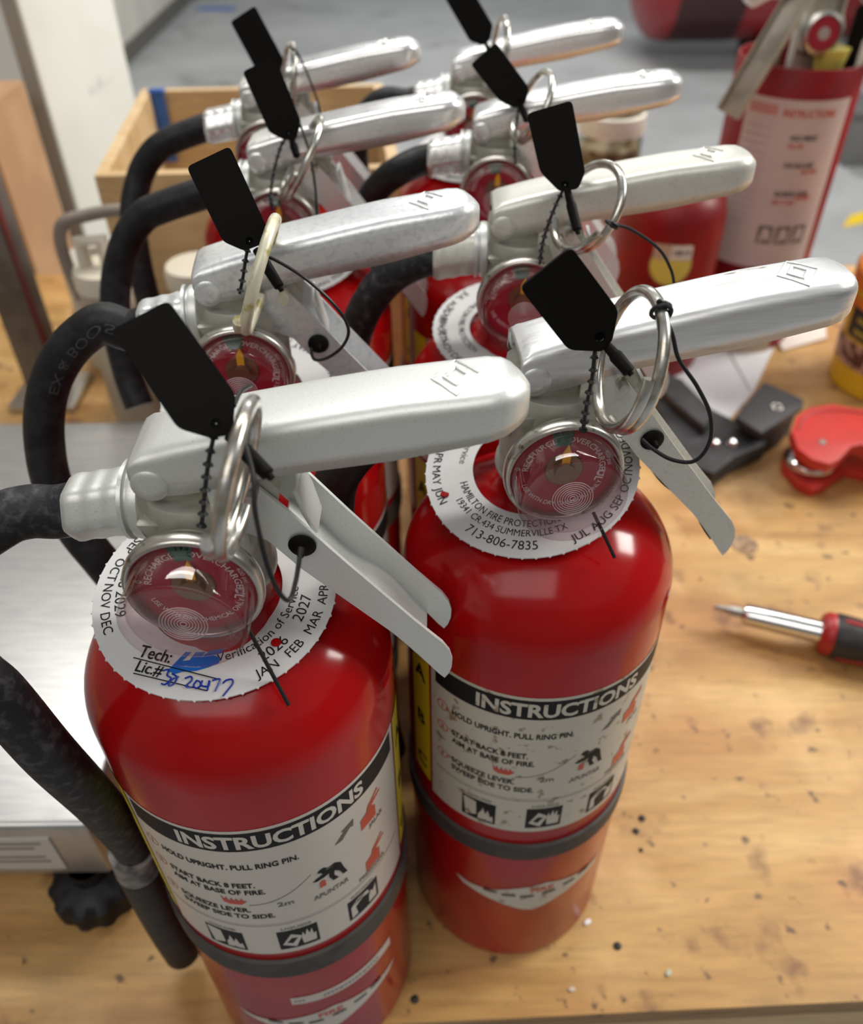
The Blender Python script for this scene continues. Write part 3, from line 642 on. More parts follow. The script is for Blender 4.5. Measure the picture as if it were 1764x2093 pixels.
pen = [[(333, 1372), (345, 1370), (342, 1382), (350, 1388), (338, 1400), (330, 1398)], [(352, 1378), (362, 1386), (354, 1400), (345, 1402), (352, 1390), (366, 1384)], [(378, 1388), (390, 1384), (392, 1392), (380, 1404), (392, 1406)],
       [(402, 1392), (396, 1402), (402, 1408), (410, 1402), (408, 1394), (402, 1392)], [(414, 1392), (412, 1402), (426, 1404), (428, 1392), (424, 1412)], [(434, 1392), (450, 1390), (440, 1414)], [(456, 1398), (462, 1392), (474, 1390), (476, 1398), (464, 1414), (456, 1424)]]
mb = MB()
for st in pen: mb.tube(spline([on_collar(u, v, .00035) for u, v in st], 5), 0.00028, 5)
mb.build('pen_number', BLUEPEN, cL, miL)

# ================================================================== PULL PINS AND SEALS
def ring_pts(cu, cv, d, au, av, ratio, turns=1.28, start=0.0, flip=1):
    """wire ring: centre pixel and depth, end pixel of the long axis, minor/major ratio"""
    c = at_d(cu, cv, d); a = at_d(au, av, d) - c; r = a.length; a = a.normalized()
    w = (c - CP).normalized(); a = (a - w * a.dot(w)).normalized(); lat = a.cross(w)
    b = (lat * ratio + w * flip * sqrt(max(0, 1 - ratio * ratio))).normalized(); n = a.cross(b)
    return [c + (a * cos(t) + b * sin(t)) * r + n * (0.0032 * (k / 70.0 - .5)) for k, t in ((k, start + 2 * pi * turns * k / 70.0) for k in range(71))]
def pin(ext, mi, rp, m, wire=0.0018):
    MB().tube(rp, wire, 14).build('pull_pin_ring', m, ext, mi)['label'] = 'wire ring of the pull pin'
    MB().tube([(0.019, -0.017, 0.358), (0.019, 0.0145, 0.358)], wire, 14).build('pull_pin', m, ext)
pin(EL, miL, ring_pts(484, 978, .196, 521, 822, .13, start=2.6, flip=-1), WIRE)
ringR = ring_pts(1284, 737, .240, 1310, 600, .41, start=2.75, flip=1); pin(ER, miR, ringR, WIRE)
pin(E2, mi2, ring_pts(530, 562, .300, 563, 452, .06, start=2.6, flip=-1), WIRE_Y, .0021)
ringF2 = ring_pts(1200, 424, .345, 1244, 346, .62, start=2.6); pin(F2, miF2, ringF2, WIRE)
pin(E3, mi3, ring_pts(616, 324, .408, 652, 246, .10, start=2.6), WIRE)
pin(F3, miF3, ring_pts(1088, 218, .434, 1116, 156, .35, start=2.6), WIRE)
pin(E4, mi4, ring_pts(588, 160, .486, 594, 98, .15, start=2.6), WIRE)
pin(F4, miF4, ring_pts(1020, 105, .524, 1028, 46, .2, start=2.6), WIRE)

def seal(label, outline, hole, depth, stub, tilt=0.0, tail=None, cords=(), plug=None, fd=1.0, th=0.0011, ends=()):
    """black pull-tight seal: flag with hole, locking stub, beaded tail, smooth cord, round plug"""
    depth *= fd                                            # fd pulls the whole seal nearer, clear of the lever
    if tail: tail = [(u, v, d * fd) for u, v, d in tail]
    cords = [[(u, v, d * (fd + (1 - fd) * (i / (len(c) - 1) if plug is not None else 0))) for i, (u, v, d) in enumerate(c)] for c in cords]
    if stub: stub = (stub[0], stub[1], stub[2] * fd)
    h0 = at_d(*hole, depth)
    root = thing('seal_tag', label, 'seal tag', h0, 0, 'black pull-tight seal tags'); mi = minv(root)
    w = (h0 - CP).normalized()
    wd = (at_d(*outline[1], depth) - at_d(*outline[0], depth)).normalized()
    n = Matrix.Rotation(tilt, 3, wd) @ (-w)
    on = lambda u, v, h=0.0: (lambda r: CP + r * (n.dot(h0 - CP) / n.dot(r)) + n * h)(ray(u, v))
    # round the two free corners
    P = [Vector(p) for p in outline]; poly = []
    for i, p in enumerate(P):
        a, b = P[i - 1], P[(i + 1) % len(P)]; da, db = (a - p), (b - p); k = min(0.22 * min(da.length, db.length), 0.12 * (P[1] - P[0]).length)
        q0, q1 = p + da.normalized() * k, p + db.normalized() * k
        for t in (0, .25, .5, .75, 1): poly.append(tuple(q0 * (1 - t) ** 2 + p * 2 * t * (1 - t) + q1 * t * t))
    hr = (P[1] - P[0]).length * 0.085
    # flag with a real hole: outline cut by the hole ring
    bm = bmesh.new()
    def loop(pts): vs_ = [bm.verts.new(on(x, y, th)) for x, y in pts]; return [bm.edges.new((vs_[i], vs_[(i + 1) % len(vs_)])) for i in range(len(vs_))]
    es = loop(poly) + loop([(hole[0] + hr * cos(2 * pi * i / 16), hole[1] + hr * sin(2 * pi * i / 16)) for i in range(16)])
    bmesh.ops.triangle_fill(bm, edges=es, use_beauty=True)
    bmesh.ops.recalc_face_normals(bm, faces=bm.faces)
    bmesh.ops.solidify(bm, geom=bm.faces[:], thickness=th)
    me = bpy.data.meshes.new('flag'); bm.to_mesh(me); bm.free(); me.materials.append(BLACKP)
    link('flag', me, root, mi)
    hc = on(*hole, th * .45); hrw = (on(hole[0] + hr * 1.55, hole[1], th * .45) - hc).length
    qn = n.to_track_quat('Z', 'Y').to_matrix()
    MB().lathe([(0.0001, -.0002), (hrw * .85, -.0002), (hrw, -.0010), (hrw * .9, -.0022), (0.0001, -.0022)], 20, hc, qn).build('lock_chamber', BLACKP, root, mi)
    if stub:
        (u0, v0), (u1, v1), sd = stub; p0, p1 = on(u0, v0, th * .5), at_d(u1, v1, sd); dv = p1 - p0
        r = 0.0018
        MB().tube([p0, p0 + dv * .25, p0 + dv * .35, p0 + dv * .9, p0 + dv * .93, p1], [r * .8, r * .9, r * 1.15, r * 1.0, r * .55, r * .5], 12).build('locking_stub', BLACKP, root, mi)
    if tail:
        S = spline([at_d(u, v, d) for u, v, d in tail], 14); mb = MB(); mb.tube(S, 0.00062, 6)
        acc = 0.0
        for a, b in zip(S, S[1:]):
            acc += (b - a).length
            if acc > 0.0032:
                acc = 0.0; t = (b - a).normalized(); mb.tube([a - t * .0006, a + t * .0002, a + t * .0006], [0.0008, 0.00145, 0.0007], 8)
        mb.build('beaded_tail', CORD, root, mi)['label'] = 'beaded black tail of the seal'
    for c in cords:
        r0 = 0.00062
        MB().tube(spline([at_d(u, v, d) for u, v, d in c], 10), r0, 8).build('cord', CORD, root, mi)
    for e in ends: MB().tube([at_d(u, v, d) for u, v, d in e], 0.00065, 8).build('tail_end', CORD, root, mi)
    if plug is not None:
        ext, (s, z), yo = plug
        M4 = Matrix.Translation(ext.location) @ ext.rotation_euler.to_matrix().to_4x4(); c = M4 @ Vector((s, -yo, z)); R3 = M4.to_3x3() @ RYM
        MB().lathe([(0.0001, -.0045), (0.0012, -.0040), (0.0014, .0002), (0.0040, .0002), (0.0042, .0007), (0.0038, .0013), (0.0012, .0022), (0.0010, .0050), (0.0001, .0052)], 28, c, R3).build('plug', BLACKP, root, mi)
    return root, on

def to_px(p):
    d = Vector(p) - CP; z = d.dot(FW); return (IW / 2 + FPX * d.dot(RX) / z, IH / 2 + FPX * d.dot(DY) / z, z)
def wrap_loop(ring, u, v, r=0.0026, turns=1.5):
    """cord wound round the ring wire at the ring point nearest to a pixel; returns (u, v, depth) samples"""
    k = min(range(2, len(ring) - 2), key=lambda i: (to_px(ring[i])[0] - u) ** 2 + (to_px(ring[i])[1] - v) ** 2)
    t = (ring[k + 1] - ring[k - 1]).normalized(); w = (ring[k] - CP).normalized(); a = t.cross(w).normalized(); b = a.cross(t)
    out = []
    for i in range(19):
        an = pi * .5 + 2 * pi * turns * i / 18; out.append(to_px(ring[k] + (a * cos(an) + b * sin(an)) * r + t * 0.0016 * (i / 18 - .5)))
    return out
def wp(ext, s, y, z): return (Matrix.Translation(ext.location) @ ext.rotation_euler.to_matrix().to_4x4()) @ Vector((s, y, z))
def depth_of(p): return (Vector(p) - CP).dot(FW)
seal('largest black seal tag, hanging before the front left extinguisher lever', [(227, 676), (344, 614), (482, 806), (475, 888), (432, 896), (364, 876)], (442, 866), .203, ((468, 890), (556, 978), .200), 0.0,
     tail=[(442, 868, .2035), (434, 905, .204), (427, 940, .205), (421, 985, .2075), (416, 1040, .211), (412, 1075, .2135)],
     cords=[[(486, 850, .203), (498, 900, .199), (517, 970, .195), (522, 1050, .195), (545, 1150, .198), (570, 1210, .202), (592, 1226, .205), (604, 1190, .207), (611, 1150, .2075), (615, 1118, .208)],
            [(478, 830, .206), (492, 800, .212), (512, 788, .222)]], plug=(EL, (0.0305, 0.3370), 0.0118), ends=[[(500, 1270, .250), (545, 1356, .2535), (590, 1441, .257)]])
seal('black seal tag on the front right extinguisher, its cord looped over the ring', [(1059, 583), (1164, 499), (1260, 628), (1247, 690), (1226, 712), (1158, 709)], (1222, 683), .236, ((1240, 706), (1292, 766), .236), radians(30),
     tail=[(1222, 684, .237), (1216, 720, .238), (1211, 770, .241), (1203, 810, .245), (1196, 850, .250), (1192, 880, .255)],
     cords=[wrap_loop(ringR, 1338, 640) + [(1368, 668, .229), (1376, 690, .231), (1388, 735, .233), (1425, 790, .237), (1452, 850, .243), (1450, 905, .249), (1420, 942, .254), (1375, 940, .257), (1335, 918, .259), (1312, 898, .260)]],
     plug=(ER, (0.0335, 0.3335), 0.0118), ends=[[(1213, 1048, .286), (1236, 1096, .290), (1256, 1139, .294)]])
seal('black seal tag in front of the worn lever, second in the left row', [(382, 342), (470, 300), (544, 462), (538, 498), (500, 513), (456, 494)], (510, 493), .325, ((524, 510), (576, 594), .325), 0.0, fd=0.895,
     tail=[(510, 495, .326), (503, 525, .327), (497, 565, .330), (490, 600, .334)],
     cords=[[(528, 522, .321), (560, 530, .317), (625, 570, .316), (685, 625, .318), (712, 672, .322), (700, 708, .327), (668, 732, .331), (642, 734, .333), (636, 712, .334)]], plug=(E2, (0.0300, 0.3360), 0.0118))
seal('black seal tag hanging against the third lever of the left row', [(496, 147), (562, 115), (616, 250), (604, 288), (578, 285), (550, 270)], (590, 272), .440, ((596, 285), (608, 322), .440), 0.0, fd=0.905,
     tail=[(584, 280, .441), (572, 305, .442), (560, 350, .445), (553, 400, .450), (556, 430, .455)],
     cords=[[(612, 250, .437), (632, 310, .434), (644, 380, .440), (648, 450, .450)]])
seal('uppermost black seal tag of the left row, partly behind another tag', [(471, 45), (521, 12), (580, 122), (572, 150), (550, 152), (522, 140)], (558, 140), .545, ((564, 150), (580, 185), .545), 0.0, fd=0.885,
     cords=[[(590, 96, .53), (606, 105, .53), (630, 155, .53), (650, 210, .54), (656, 240, .545)]])
seal('black seal tag beside the open wire ring, second in the right row', [(1077, 233), (1169, 206), (1196, 352), (1182, 386), (1144, 392), (1104, 352)], (1155, 378), .342, ((1160, 390), (1182, 478), .340), 0.0, fd=0.975,
     tail=[(1152, 386, .343), (1138, 415, .345), (1122, 455, .350), (1110, 495, .357), (1103, 540, .365)],
     cords=[wrap_loop(ringF2, 1234, 444) + [(1262, 460, .335), (1292, 470, .335), (1346, 508, .337), (1371, 550, .342), (1378, 580, .346)]])
seal('black seal tag hanging by the third lever of the right row', [(962, 132), (1014, 87), (1082, 180), (1074, 212), (1052, 222), (1020, 206)], (1062, 208), .470, ((1066, 216), (1078, 250), .470), 0.0, fd=0.920,
     tail=[(1062, 214, .471), (1056, 250, .474), (1052, 300, .480), (1054, 335, .486)])
seal('black seal tag cut by the top of the photo, last in the right row', [(900, -20), (948, -50), (1008, 52), (1002, 82), (986, 94), (960, 84)], (990, 84), .590, ((994, 92), (1010, 120), .590), 0.0, fd=0.882)

# ================================================================== AROUND THE EXTINGUISHERS
# ---- platform scale at the left
STAIN = mat('stainless_sheet', (0.50, 0.50, 0.49), 0.36, 0.75, col2=(0.44, 0.44, 0.44), scale=40, stretch=(1, 8, 1), bump=0.03, bscale=300)
sc_ = thing('platform_scale', 'stainless steel platform scale with a black foot beside the front left extinguisher', 'scale', (-0.40, 0.41, 0)); mi = minv(sc_)
x0, x1, y0, y1, zt = -0.62, -0.186, 0.226, 0.600, 0.087
MB().box(((x0 + x1) / 2, (y0 + y1) / 2, zt - 0.0275), (x1 - x0, y1 - y0, 0.055)).build('platform', STAIN, sc_, mi, bevel=0.004, seg=3)
for fx, fy_ in ((x1 - 0.018, y0 + 0.006), (x0 + 0.03, y0 + 0.016), (x1 - 0.03, y1 - 0.03), (x0 + 0.03, y1 - 0.03)):
    V = []; F = []; n = 44; prof = [(0.4, 0), (0.98, 0), (1.0, .003), (1.0, .016), (0.8, .021), (0.42, .023), (0.40, .0325)]
    for (r, h) in prof:
        for k in range(n): a = 2 * pi * k / n; rr = 0.0245 * r * (1 + (0.045 if k % 4 < 2 else -0.03) * (1 if r > .9 else 0)); V.append((fx + rr * cos(a), fy_ + rr * sin(a), h))
    for j in range(len(prof) - 1):
        for k in range(n): F.append((j * n + k, j * n + (k + 1) % n, (j + 1) * n + (k + 1) % n, (j + 1) * n + k))
    F.append(tuple(range(n)))
    MB().add(V, F).build('foot', RUBBER, sc_, mi, label='black knurled levelling foot')
pl_c = at_y(50, 1748, y0); pw_ = 0.050
pl = MB().box((pl_c.x - .006, y0 - 0.0006, zt - 0.0280), (0.052, 0.0012, 0.034)).build('maker_plate', mat('plate_grey', (0.52, 0.50, 0.47), 0.45), sc_, mi, smooth=False)
mb = MB()
for k, (zz, w_) in enumerate(((0.0085, 0.05), (0.0050, 0.038), (-.0020, 0.046), (-.0055, 0.05))):
    mb.box((pl_c.x - .006, y0 - 0.0013, zt - 0.028 + zz * 1.4), (w_ * .8, 0.0002, 0.0014))
mb.build('plate_print', FADED, pl, smooth=False)['kind'] = 'stuff'

# ---- steel post, bottles and fittings on the far left of the bench
po = thing('steel_post', 'upright grey steel post with a dark red stripe at the left edge', 'post', (-0.412, 0.775, 0)); mi = minv(po)
MB().box((-0.412, 0.775, 0.30), (0.034, 0.034, 0.60)).build('tube', mat('greyed_steel', (0.17, 0.155, 0.14), 0.45, 0.3, col2=(0.12, 0.105, 0.095), scale=20), po, mi, bevel=0.003)
MB().box((-0.3935, 0.762, 0.30), (0.003, 0.009, 0.58)).build('stripe', mat('dark_red', (0.12, 0.012, 0.012), 0.4), po, mi, smooth=False)
MB().box((-0.412, 0.775, 0.004), (0.07, 0.07, 0.008)).build('base_plate', STEEL, po, mi, bevel=0.001)
BEIGE = mat('beige_plastic', (0.40, 0.34, 0.26), 0.45, col2=(0.34, 0.28, 0.21), scale=20); IVORY = mat('ivory_plastic', (0.62, 0.57, 0.46), 0.4); TAUPE = mat('taupe_plastic', (0.22, 0.18, 0.15), 0.5)
for k, (bx, by, hh, lb) in enumerate(((-0.268, 0.655, 0.205, 'beige plastic bottle with ivory cap and arched taupe handle'), (-0.196, 0.668, 0.200, 'beige plastic bottle with ivory cap next to the crate, no handle'))):
    b = thing('plastic_bottle', lb, 'bottle', (bx, by, 0), 0, 'beige bottles beside the crate')
    MB().lathe([(0.0001, 0), (0.025, 0), (0.027, .004), (0.027, hh - .03), (0.024, hh - .018), (0.0001, hh - .018)], 36).build('bottle', BEIGE, b)
    MB().lathe([(0.0235, hh - .0185), (0.0265, hh - .017), (0.0268, hh - .006), (0.025, hh - .001), (0.019, hh), (0.0001, hh)], 36).build('cap', IVORY, b)
    if k == 0:
        MB().tube(spline([(-.026, 0, hh - .03), (-.030, 0, hh + .010), (-.024, 0, hh + .034), (-.004, .004, hh + .040), (.026, .006, hh + .043), (.040, .01, hh + .034)], 6), 0.0052, 12).build('handle', TAUPE, b)
        MB().tube([(-.014, 0, hh - .001), (-.014, 0, hh + .020), (.004, 0, hh + .022), (.004, 0, hh - .001)], 0.006, 10).build('spout', IVORY, b)
# white coupling with a notch
cpl = thing('pipe_coupling', 'white plastic pipe coupling with a notch cut in its rim', 'pipe fitting', (-0.355, 0.86, 0)); V = []; F = []; n = 48
WHITE = mat('white_plastic', (0.72, 0.68, 0.60), 0.4, col2=(0.62, 0.56, 0.46), scale=14)
for k in range(n + 1):
    a = radians(-20) + radians(320) * k / n - radians(30)
    for r, h in ((0.040, 0), (0.040, .115), (0.036, .122), (0.022, .122), (0.020, .115), (0.020, 0)): V.append((r * cos(a), r * sin(a), h))
for k in range(n):
    for j in range(6): F.append((k * 6 + j, k * 6 + (j + 1) % 6, (k + 1) * 6 + (j + 1) % 6, (k + 1) * 6 + j))
F += [tuple(range(6)), tuple(n * 6 + j for j in range(6))]
MB().add(V, F).build('split_sleeve', WHITE, cpl)
MB().lathe([(0.041, .03), (0.0445, .033), (0.0445, .058), (0.041, .061)], 48).build('collar_band', mat('tan_tape', (0.50, 0.37, 0.22), 0.5), cpl)

# ---- wooden crate
zc = 0.25
c0, c1, c2 = at_z(290, 182, zc), at_z(192, 360, zc), at_z(782, 170, zc)
bw = c2.x - c0.x; cr = thing('wooden_crate', 'open wooden crate with blue tape in its far corner behind the extinguishers', 'crate', (c1.x + bw / 2, (c0.y + c1.y) / 2, 0)); mi = minv(cr)
c3 = c1 + (c2 - c0); t = 0.0105
def board(a, b, name, z0_=0.0, z1_=zc, off=0.0):
    d = (b - a); d.z = 0; d.normalize(); nrm = Vector((-d.y, d.x, 0)); P = [a, b, b + nrm * t, a + nrm * t]
    MB().prism([(p.x, p.y) for p in P], lambda x, y, h: (x, y, h), z0_, z1_).build(name, PINE, cr, mi, smooth=False)
k2 = lambda p, z: Vector((p.x, p.y, z))
board(k2(c1, 0), k2(c3, 0), 'front_board'); board(k2(c2, 0), k2(c0, 0), 'back_board')
e = (c0 - c1).normalized() * t * 1.02
board(k2(c0 - e, 0), k2(c1 + e, 0), 'side_board'); board(k2(c3 + e, 0), k2(c2 - e, 0), 'side_board')
ctr = (c0 + c1 + c2 + c3) / 4; P = [ctr + (p - ctr) * 0.94 for p in (c1, c3, c2, c0)]
MB().prism([(p.x, p.y) for p in P], lambda x, y, h: (x, y, h), 0.0, 0.008).build('bottom_board', PINE, cr, mi, smooth=False)
m0, m1 = c0.lerp(c2, .70), c1.lerp(c3, .66)
board(k2(m0, 0) - Vector((0, .012, 0)), k2(m1, 0) + Vector((0, .012, 0)), 'divider', 0.008, zc - .02)
tp = c0 + Vector((0.0185, -0.0135, 0))
MB().box((tp.x, tp.y, zc - .035), (0.016, 0.0012, 0.076)).build('blue_tape', mat('blue_tape', (0.03, 0.13, 0.48), 0.5), cr, mi, smooth=False)
MB().box((tp.x, tp.y + .004, zc + .0006), (0.016, 0.014, 0.0012)).build('blue_tape', MATS['blue_tape'], cr, mi, smooth=False)

# ---- left background: white board, grey cabinet, cardboard
yb = 1.28; a0, a1 = at_y(112, 260, yb), at_y(258, 120, yb)
wbd = thing('white_board_panel', 'tall white scuffed panel standing behind the bench at the left', 'panel', ((a0.x + a1.x) / 2, yb, FLOORZ)); mi = minv(wbd)
SCUFF = mat('scuffed_white_paint', (0.80, 0.80, 0.74), 0.5, col2=(0.74, 0.74, 0.67), scale=5, col3=(0.35, 0.34, 0.31), scale3=11, lo3=0.66, hi3=0.74)
a1 = at_y(258, 120, yb + 0.16); pn = Vector((-(a1 - a0).y, (a1 - a0).x, 0)).normalized() * 0.014
MB().prism([(a0.x, a0.y), (a1.x, a1.y), (a1.x + pn.x, a1.y + pn.y), (a0.x + pn.x, a0.y + pn.y)], lambda x, y, h: (x, y, h), FLOORZ, 1.4).build('panel_face', SCUFF, wbd, mi, bevel=0.003)
MB().box((a0.x - 0.012, yb + .02, 0.25), (0.022, 0.05, 2.3)).build('edge_strip', mat('grey_edge', (0.36, 0.35, 0.31), 0.5), wbd, mi, smooth=False)
cab = thing('metal_cabinet', 'grey metal cabinet standing behind the white panel', 'cabinet', (-1.25, 1.55, FLOORZ)); mi = minv(cab)
GREY = mat('grey_cabinet_paint', (0.30, 0.28, 0.25), 0.5)
MB().box((-1.25, 1.60, -0.02), (0.90, 0.45, -FLOORZ + .86)).build('body', GREY, cab, mi, bevel=0.004)
MB().box((-1.25, 1.363, 0.52), (0.84, 0.012, 0.62)).build('upper_door', mat('grey_door_paint', (0.42, 0.40, 0.34), 0.5), cab, mi, bevel=0.002)
MB().box((-1.25, 1.363, -0.27), (0.84, 0.012, 0.86)).build('lower_door', MATS['grey_door_paint'], cab, mi, bevel=0.002)
MB().box((-1.25, 1.352, 0.185), (0.84, 0.02, 0.035)).build('dark_rail', mat('dark_rail', (0.03, 0.03, 0.03), 0.5), cab, mi, smooth=False)
CARD = mat('cardboard', (0.42, 0.24, 0.12), 0.7, col2=(0.36, 0.20, 0.10), scale=12)
cdb = thing('cardboard_box', 'tall brown cardboard box at the left edge behind the bench', 'box', (-0.63, 1.15, FLOORZ)); mi = minv(cdb)
MB().box((-0.655, 1.17, (FLOORZ + .20) / 2), (0.22, 0.14, .20 - FLOORZ)).build('carton', CARD, cdb, mi, bevel=0.003)
MB().box((-0.655, 1.0985, (FLOORZ + .20) / 2), (0.05, 0.001, .18 - FLOORZ)).build('packing_tape', mat('packing_tape', (0.46, 0.30, 0.16), 0.25), cdb, mi, smooth=False)

# ---- right background: red cylinder bin with valve parts, short red canister, jar
bp = Vector((0.367, 0.905, 0)); BRr = 0.0605; bh = 0.298
bn = thing('red_cylinder', 'tall red cylinder with white instruction label and a silver gauge valve on top', 'cylinder', bp)
MB().lathe([(0.0001, 0), (BRr - .004, 0), (BRr, .004), (BRr, bh - .001), (BRr - .0008, bh), (BRr - .0022, bh), (BRr - .003, bh - .002), (BRr - .003, .006), (0.0001, .006)], 64).build('shell', RED2, bn)
def wrap2(r): return lambda a, z, h=0.0: (r * cos(radians(a)), r * sin(radians(a)), z)
PINKP = mat('aged_label', (0.56, 0.47, 0.44), 0.45, col2=(0.52, 0.43, 0.42), scale=20)
w1, w2, D2 = wrap2(BRr + .0002), wrap2(BRr + .0004), 180 / pi / BRr
cc = -104
lb = sheet(w1, -152, -52, 0.105, 0.272, 30).build('large_label', PINKP, bn)
lb2 = sheet(wrap2(BRr + .0003), -103, -58, 0.070, 0.108, 16).build('small_label', PINKP, bn)
o = sheet(wrap2(BRr + .0003), -112, -66, 0.0, 0.060, 16).build('tan_sticker', mat('tan_sticker', (0.42, 0.34, 0.24), 0.5), bn)
T2 = lambda a, z: (lambda x, y: w2(a + x * D2, z + y))
mb = MB(); put_text(mb, 'INSTRUCTIONS', 0.0065, T2(-92, 0.2570), bold=.03, width=0.050); mb.build('label_heading', REDINK, lb, smooth=False)
sheet(w2, -148, -121, 0.2575, 0.2665, 8).build('label_red_block', mat('pale_red_print', (0.50, 0.22, 0.20), 0.5), lb)
for s_, a, z, w_ in (('HOLD UPRIGHT', -92, 0.236, .026), ('START BACK 8 FEET', -90, 0.210, .03), ('SQUEEZE LEVER', -90, 0.182, .034)): put_text(MB(), s_, .0048, T2(a, z), bold=.03, width=w_).build('label_black_line', INK, lb, smooth=False)
for s_, a, z, w_ in (('PULL PIN', -98, 0.2285, .014), ('AIM AT BASE', -79, 0.2040, .017), ('SWEEP', -78, 0.1780, .017), ('SIDE TO SIDE', -96, 0.1735, .022)): put_text(MB(), s_, .0046, T2(a, z), bold=.03, width=w_).build('label_red_line', REDINK, lb, smooth=False)
for k in range(3):
    b = sheet(w2, -112 + k * 17, -98 + k * 17, 0.132, 0.151, 6).build('class_box', FADED, lb)
    MB().flat([(-5, .002), (5, .004), (4, .016), (-3, .017)], lambda x, y, h, k=k: wrap2(BRr + .0006)(-105 + k * 17 + x, 0.1315 + y)).build('class_picture', PINKP, b, smooth=False)
mb = MB()
for k in range(13): put_text(mb, 'mmmmmmmmm', .0022, T2(-135, 0.245 - k * .0078), width=.026)
mb.build('label_fine_print', mat('lilac_print', (0.40, 0.31, 0.34), 0.5), lb, smooth=False)
mb = MB(); put_text(mb, 'Recharge', .0050, T2(-80, 0.091), bold=.02, width=.022); put_text(mb, 'mmmmmmmm', .0022, T2(-80, 0.083), width=.026); mb.build('small_label_print', FADED, lb2, smooth=False)
OLIVE = mat('tarnished_valve', (0.42, 0.40, 0.33), 0.45, 0.4, col2=(0.30, 0.28, 0.22), scale=40)
MB().lathe([(0.0001, .20), (0.016, .20), (0.016, .30), (0.021, .305), (0.021, .325), (0.017, .335), (0.017, .37), (0.0001, .375)], 28, (.008, -.006, 0)).build('valve_body', OLIVE, bn)
gq = MB().lathe([(0.008, 0), (0.008, .014), (0.0165, .0145), (0.0185, .018), (0.0180, .023), (0.0150, .0245), (0.0145, .022), (0.0001, .0218)], 40, (-.004, -.022, .322), Matrix.Rotation(radians(-8), 3, 'X') @ RYM).build('gauge', STEEL, bn); gq['label'] = 'small silver rimmed gauge'
MB().lathe([(0.0142, .0235), (0.006, .0238), (0.0001, .0238)], 32, (-.004, -.022, .322), Matrix.Rotation(radians(-8), 3, 'X') @ RYM).build('gauge_dial', DIAL, gq)
MB().lathe([(0.0055, .0241), (0.0001, .0243)], 24, (-.004, -.022, .322), Matrix.Rotation(radians(-8), 3, 'X') @ RYM).build('gauge_centre', mat('dial_grey', (0.40, 0.34, 0.32), .4), gq)
# hanging lever (channel) slanting out to the left
p0, p1 = Vector((-.020, -.045, .385)), Vector((-.082, -.066, .262)); ax = (p1 - p0).normalized(); sd = Vector((0.75, -.62, -.2)); sd = (sd - ax * sd.dot(ax)).normalized(); up_ = ax.cross(sd)
poly = [(-.011, 0), (.011, 0), (.011, .012), (.0095, .012), (.0095, .0015), (-.0095, .0015), (-.0095, .012), (-.011, .012)]
V = []; n = len(poly)
for q in (p0, p0.lerp(p1, .5), p1): V += [q + sd * x + up_ * y for x, y in poly]
F = [(i * n + k, i * n + (k + 1) % n, (i + 1) * n + (k + 1) % n, (i + 1) * n + k) for i in range(2) for k in range(n)] + [tuple(range(n)), tuple(2 * n + k for k in range(n))]
MB().add(V, F).build('hanging_lever', OLIVE, bn, bevel=0.0006)
MB().box((-.050, -.046, .372), (.075, .03, .016), Matrix.Rotation(radians(-28), 3, 'Y')).build('white_lever', mat('white_lever', (0.72, 0.72, 0.72), .35, .3), bn, bevel=0.004)
MB().box((.052, -.026, .340), (.085, .020, .012), Matrix.Rotation(radians(36), 3, 'Y')).build('grey_lever', OLIVE, bn, bevel=0.003)
for (x, y, z0_, z1_, r, m_, nm) in ((-.026, -.038, .27, .352, .0035, SATIN, 'pin_rod'), (-.038, -.026, .22, .322, .006, OLIVE, 'siphon_tube'), (.033, -.032, .22, .345, .007, BLACKP, 'hose_stub'), (.047, -.012, .22, .318, .008, mat('green_plastic', (0.01, 0.10, 0.05), .4), 'green_cap'), (.040, -.036, .25, .318, .004, WHITE, 'white_rod')):
    MB().lathe([(0.0001, z0_), (r, z0_), (r, z1_ - .002), (r * .7, z1_), (0.0001, z1_)], 16, (x, y, 0)).build(nm, m_, bn)
MB().lathe([(0.0001, .24), (0.012, .29), (0.016, .312), (0.0001, .313)], 24, (.012, -.036, 0)).build('yellow_cone', mat('pale_yellow_plastic', (0.55, 0.48, 0.10), .4), bn)
MB().lathe([(0.0001, .19), (BRr - .0035, .19), (BRr - .0035, .196), (0.0001, .20)], 40).build('dark_inner_disc', BLACKP, bn)  # black disc across the open shell, making its inside dark

can = thing('red_canister', 'short dark red canister with a round yellow sticker behind the second right lever', 'canister', (0.250, 0.845, 0))
MB().lathe([(0.0001, 0), (.050, 0), (.054, .004), (.054, .168), (.050, .186), (.036, .198), (.018, .203), (.018, .212), (0.0001, .213)], 56).build('shell', RED2, can)
ws = wrap2(.0543)
def disc(a, z, r, f, nm, m_, par):
    mb = MB(); n = 24
    for i in range(n + 1):
        t_ = -cos(pi * i / n); hh = r * sqrt(max(0, 1 - t_ * t_)); aa = a + r * t_ * 180 / pi / .054; mb.v += [f(aa, z - hh), f(aa, z + hh)]
    mb.f += [(2 * i, 2 * i + 2, 2 * i + 3, 2 * i + 1) for i in range(n)]
    return mb.build(nm, m_, par, smooth=False)
st = disc(-98, .134, .0200, wrap2(.0546), 'yellow_sticker', mat('sticker_yellow', (0.62, 0.56, 0.10), .4), can)
disc(-98, .134, .0216, wrap2(.0543), 'sticker_rim', mat('sticker_rim', (0.25, 0.20, 0.10), .4), can)
sheet(wrap2(.0549), -118, -80, .140, .156, 10).build('sticker_band', mat('sticker_band', (0.45, 0.36, 0.28), .4), can)
nb = sheet(wrap2(.0552), -100, -78, .141, .155, 8).build('number_patch', mat('number_patch', (0.74, 0.74, 0.70), .4), can)
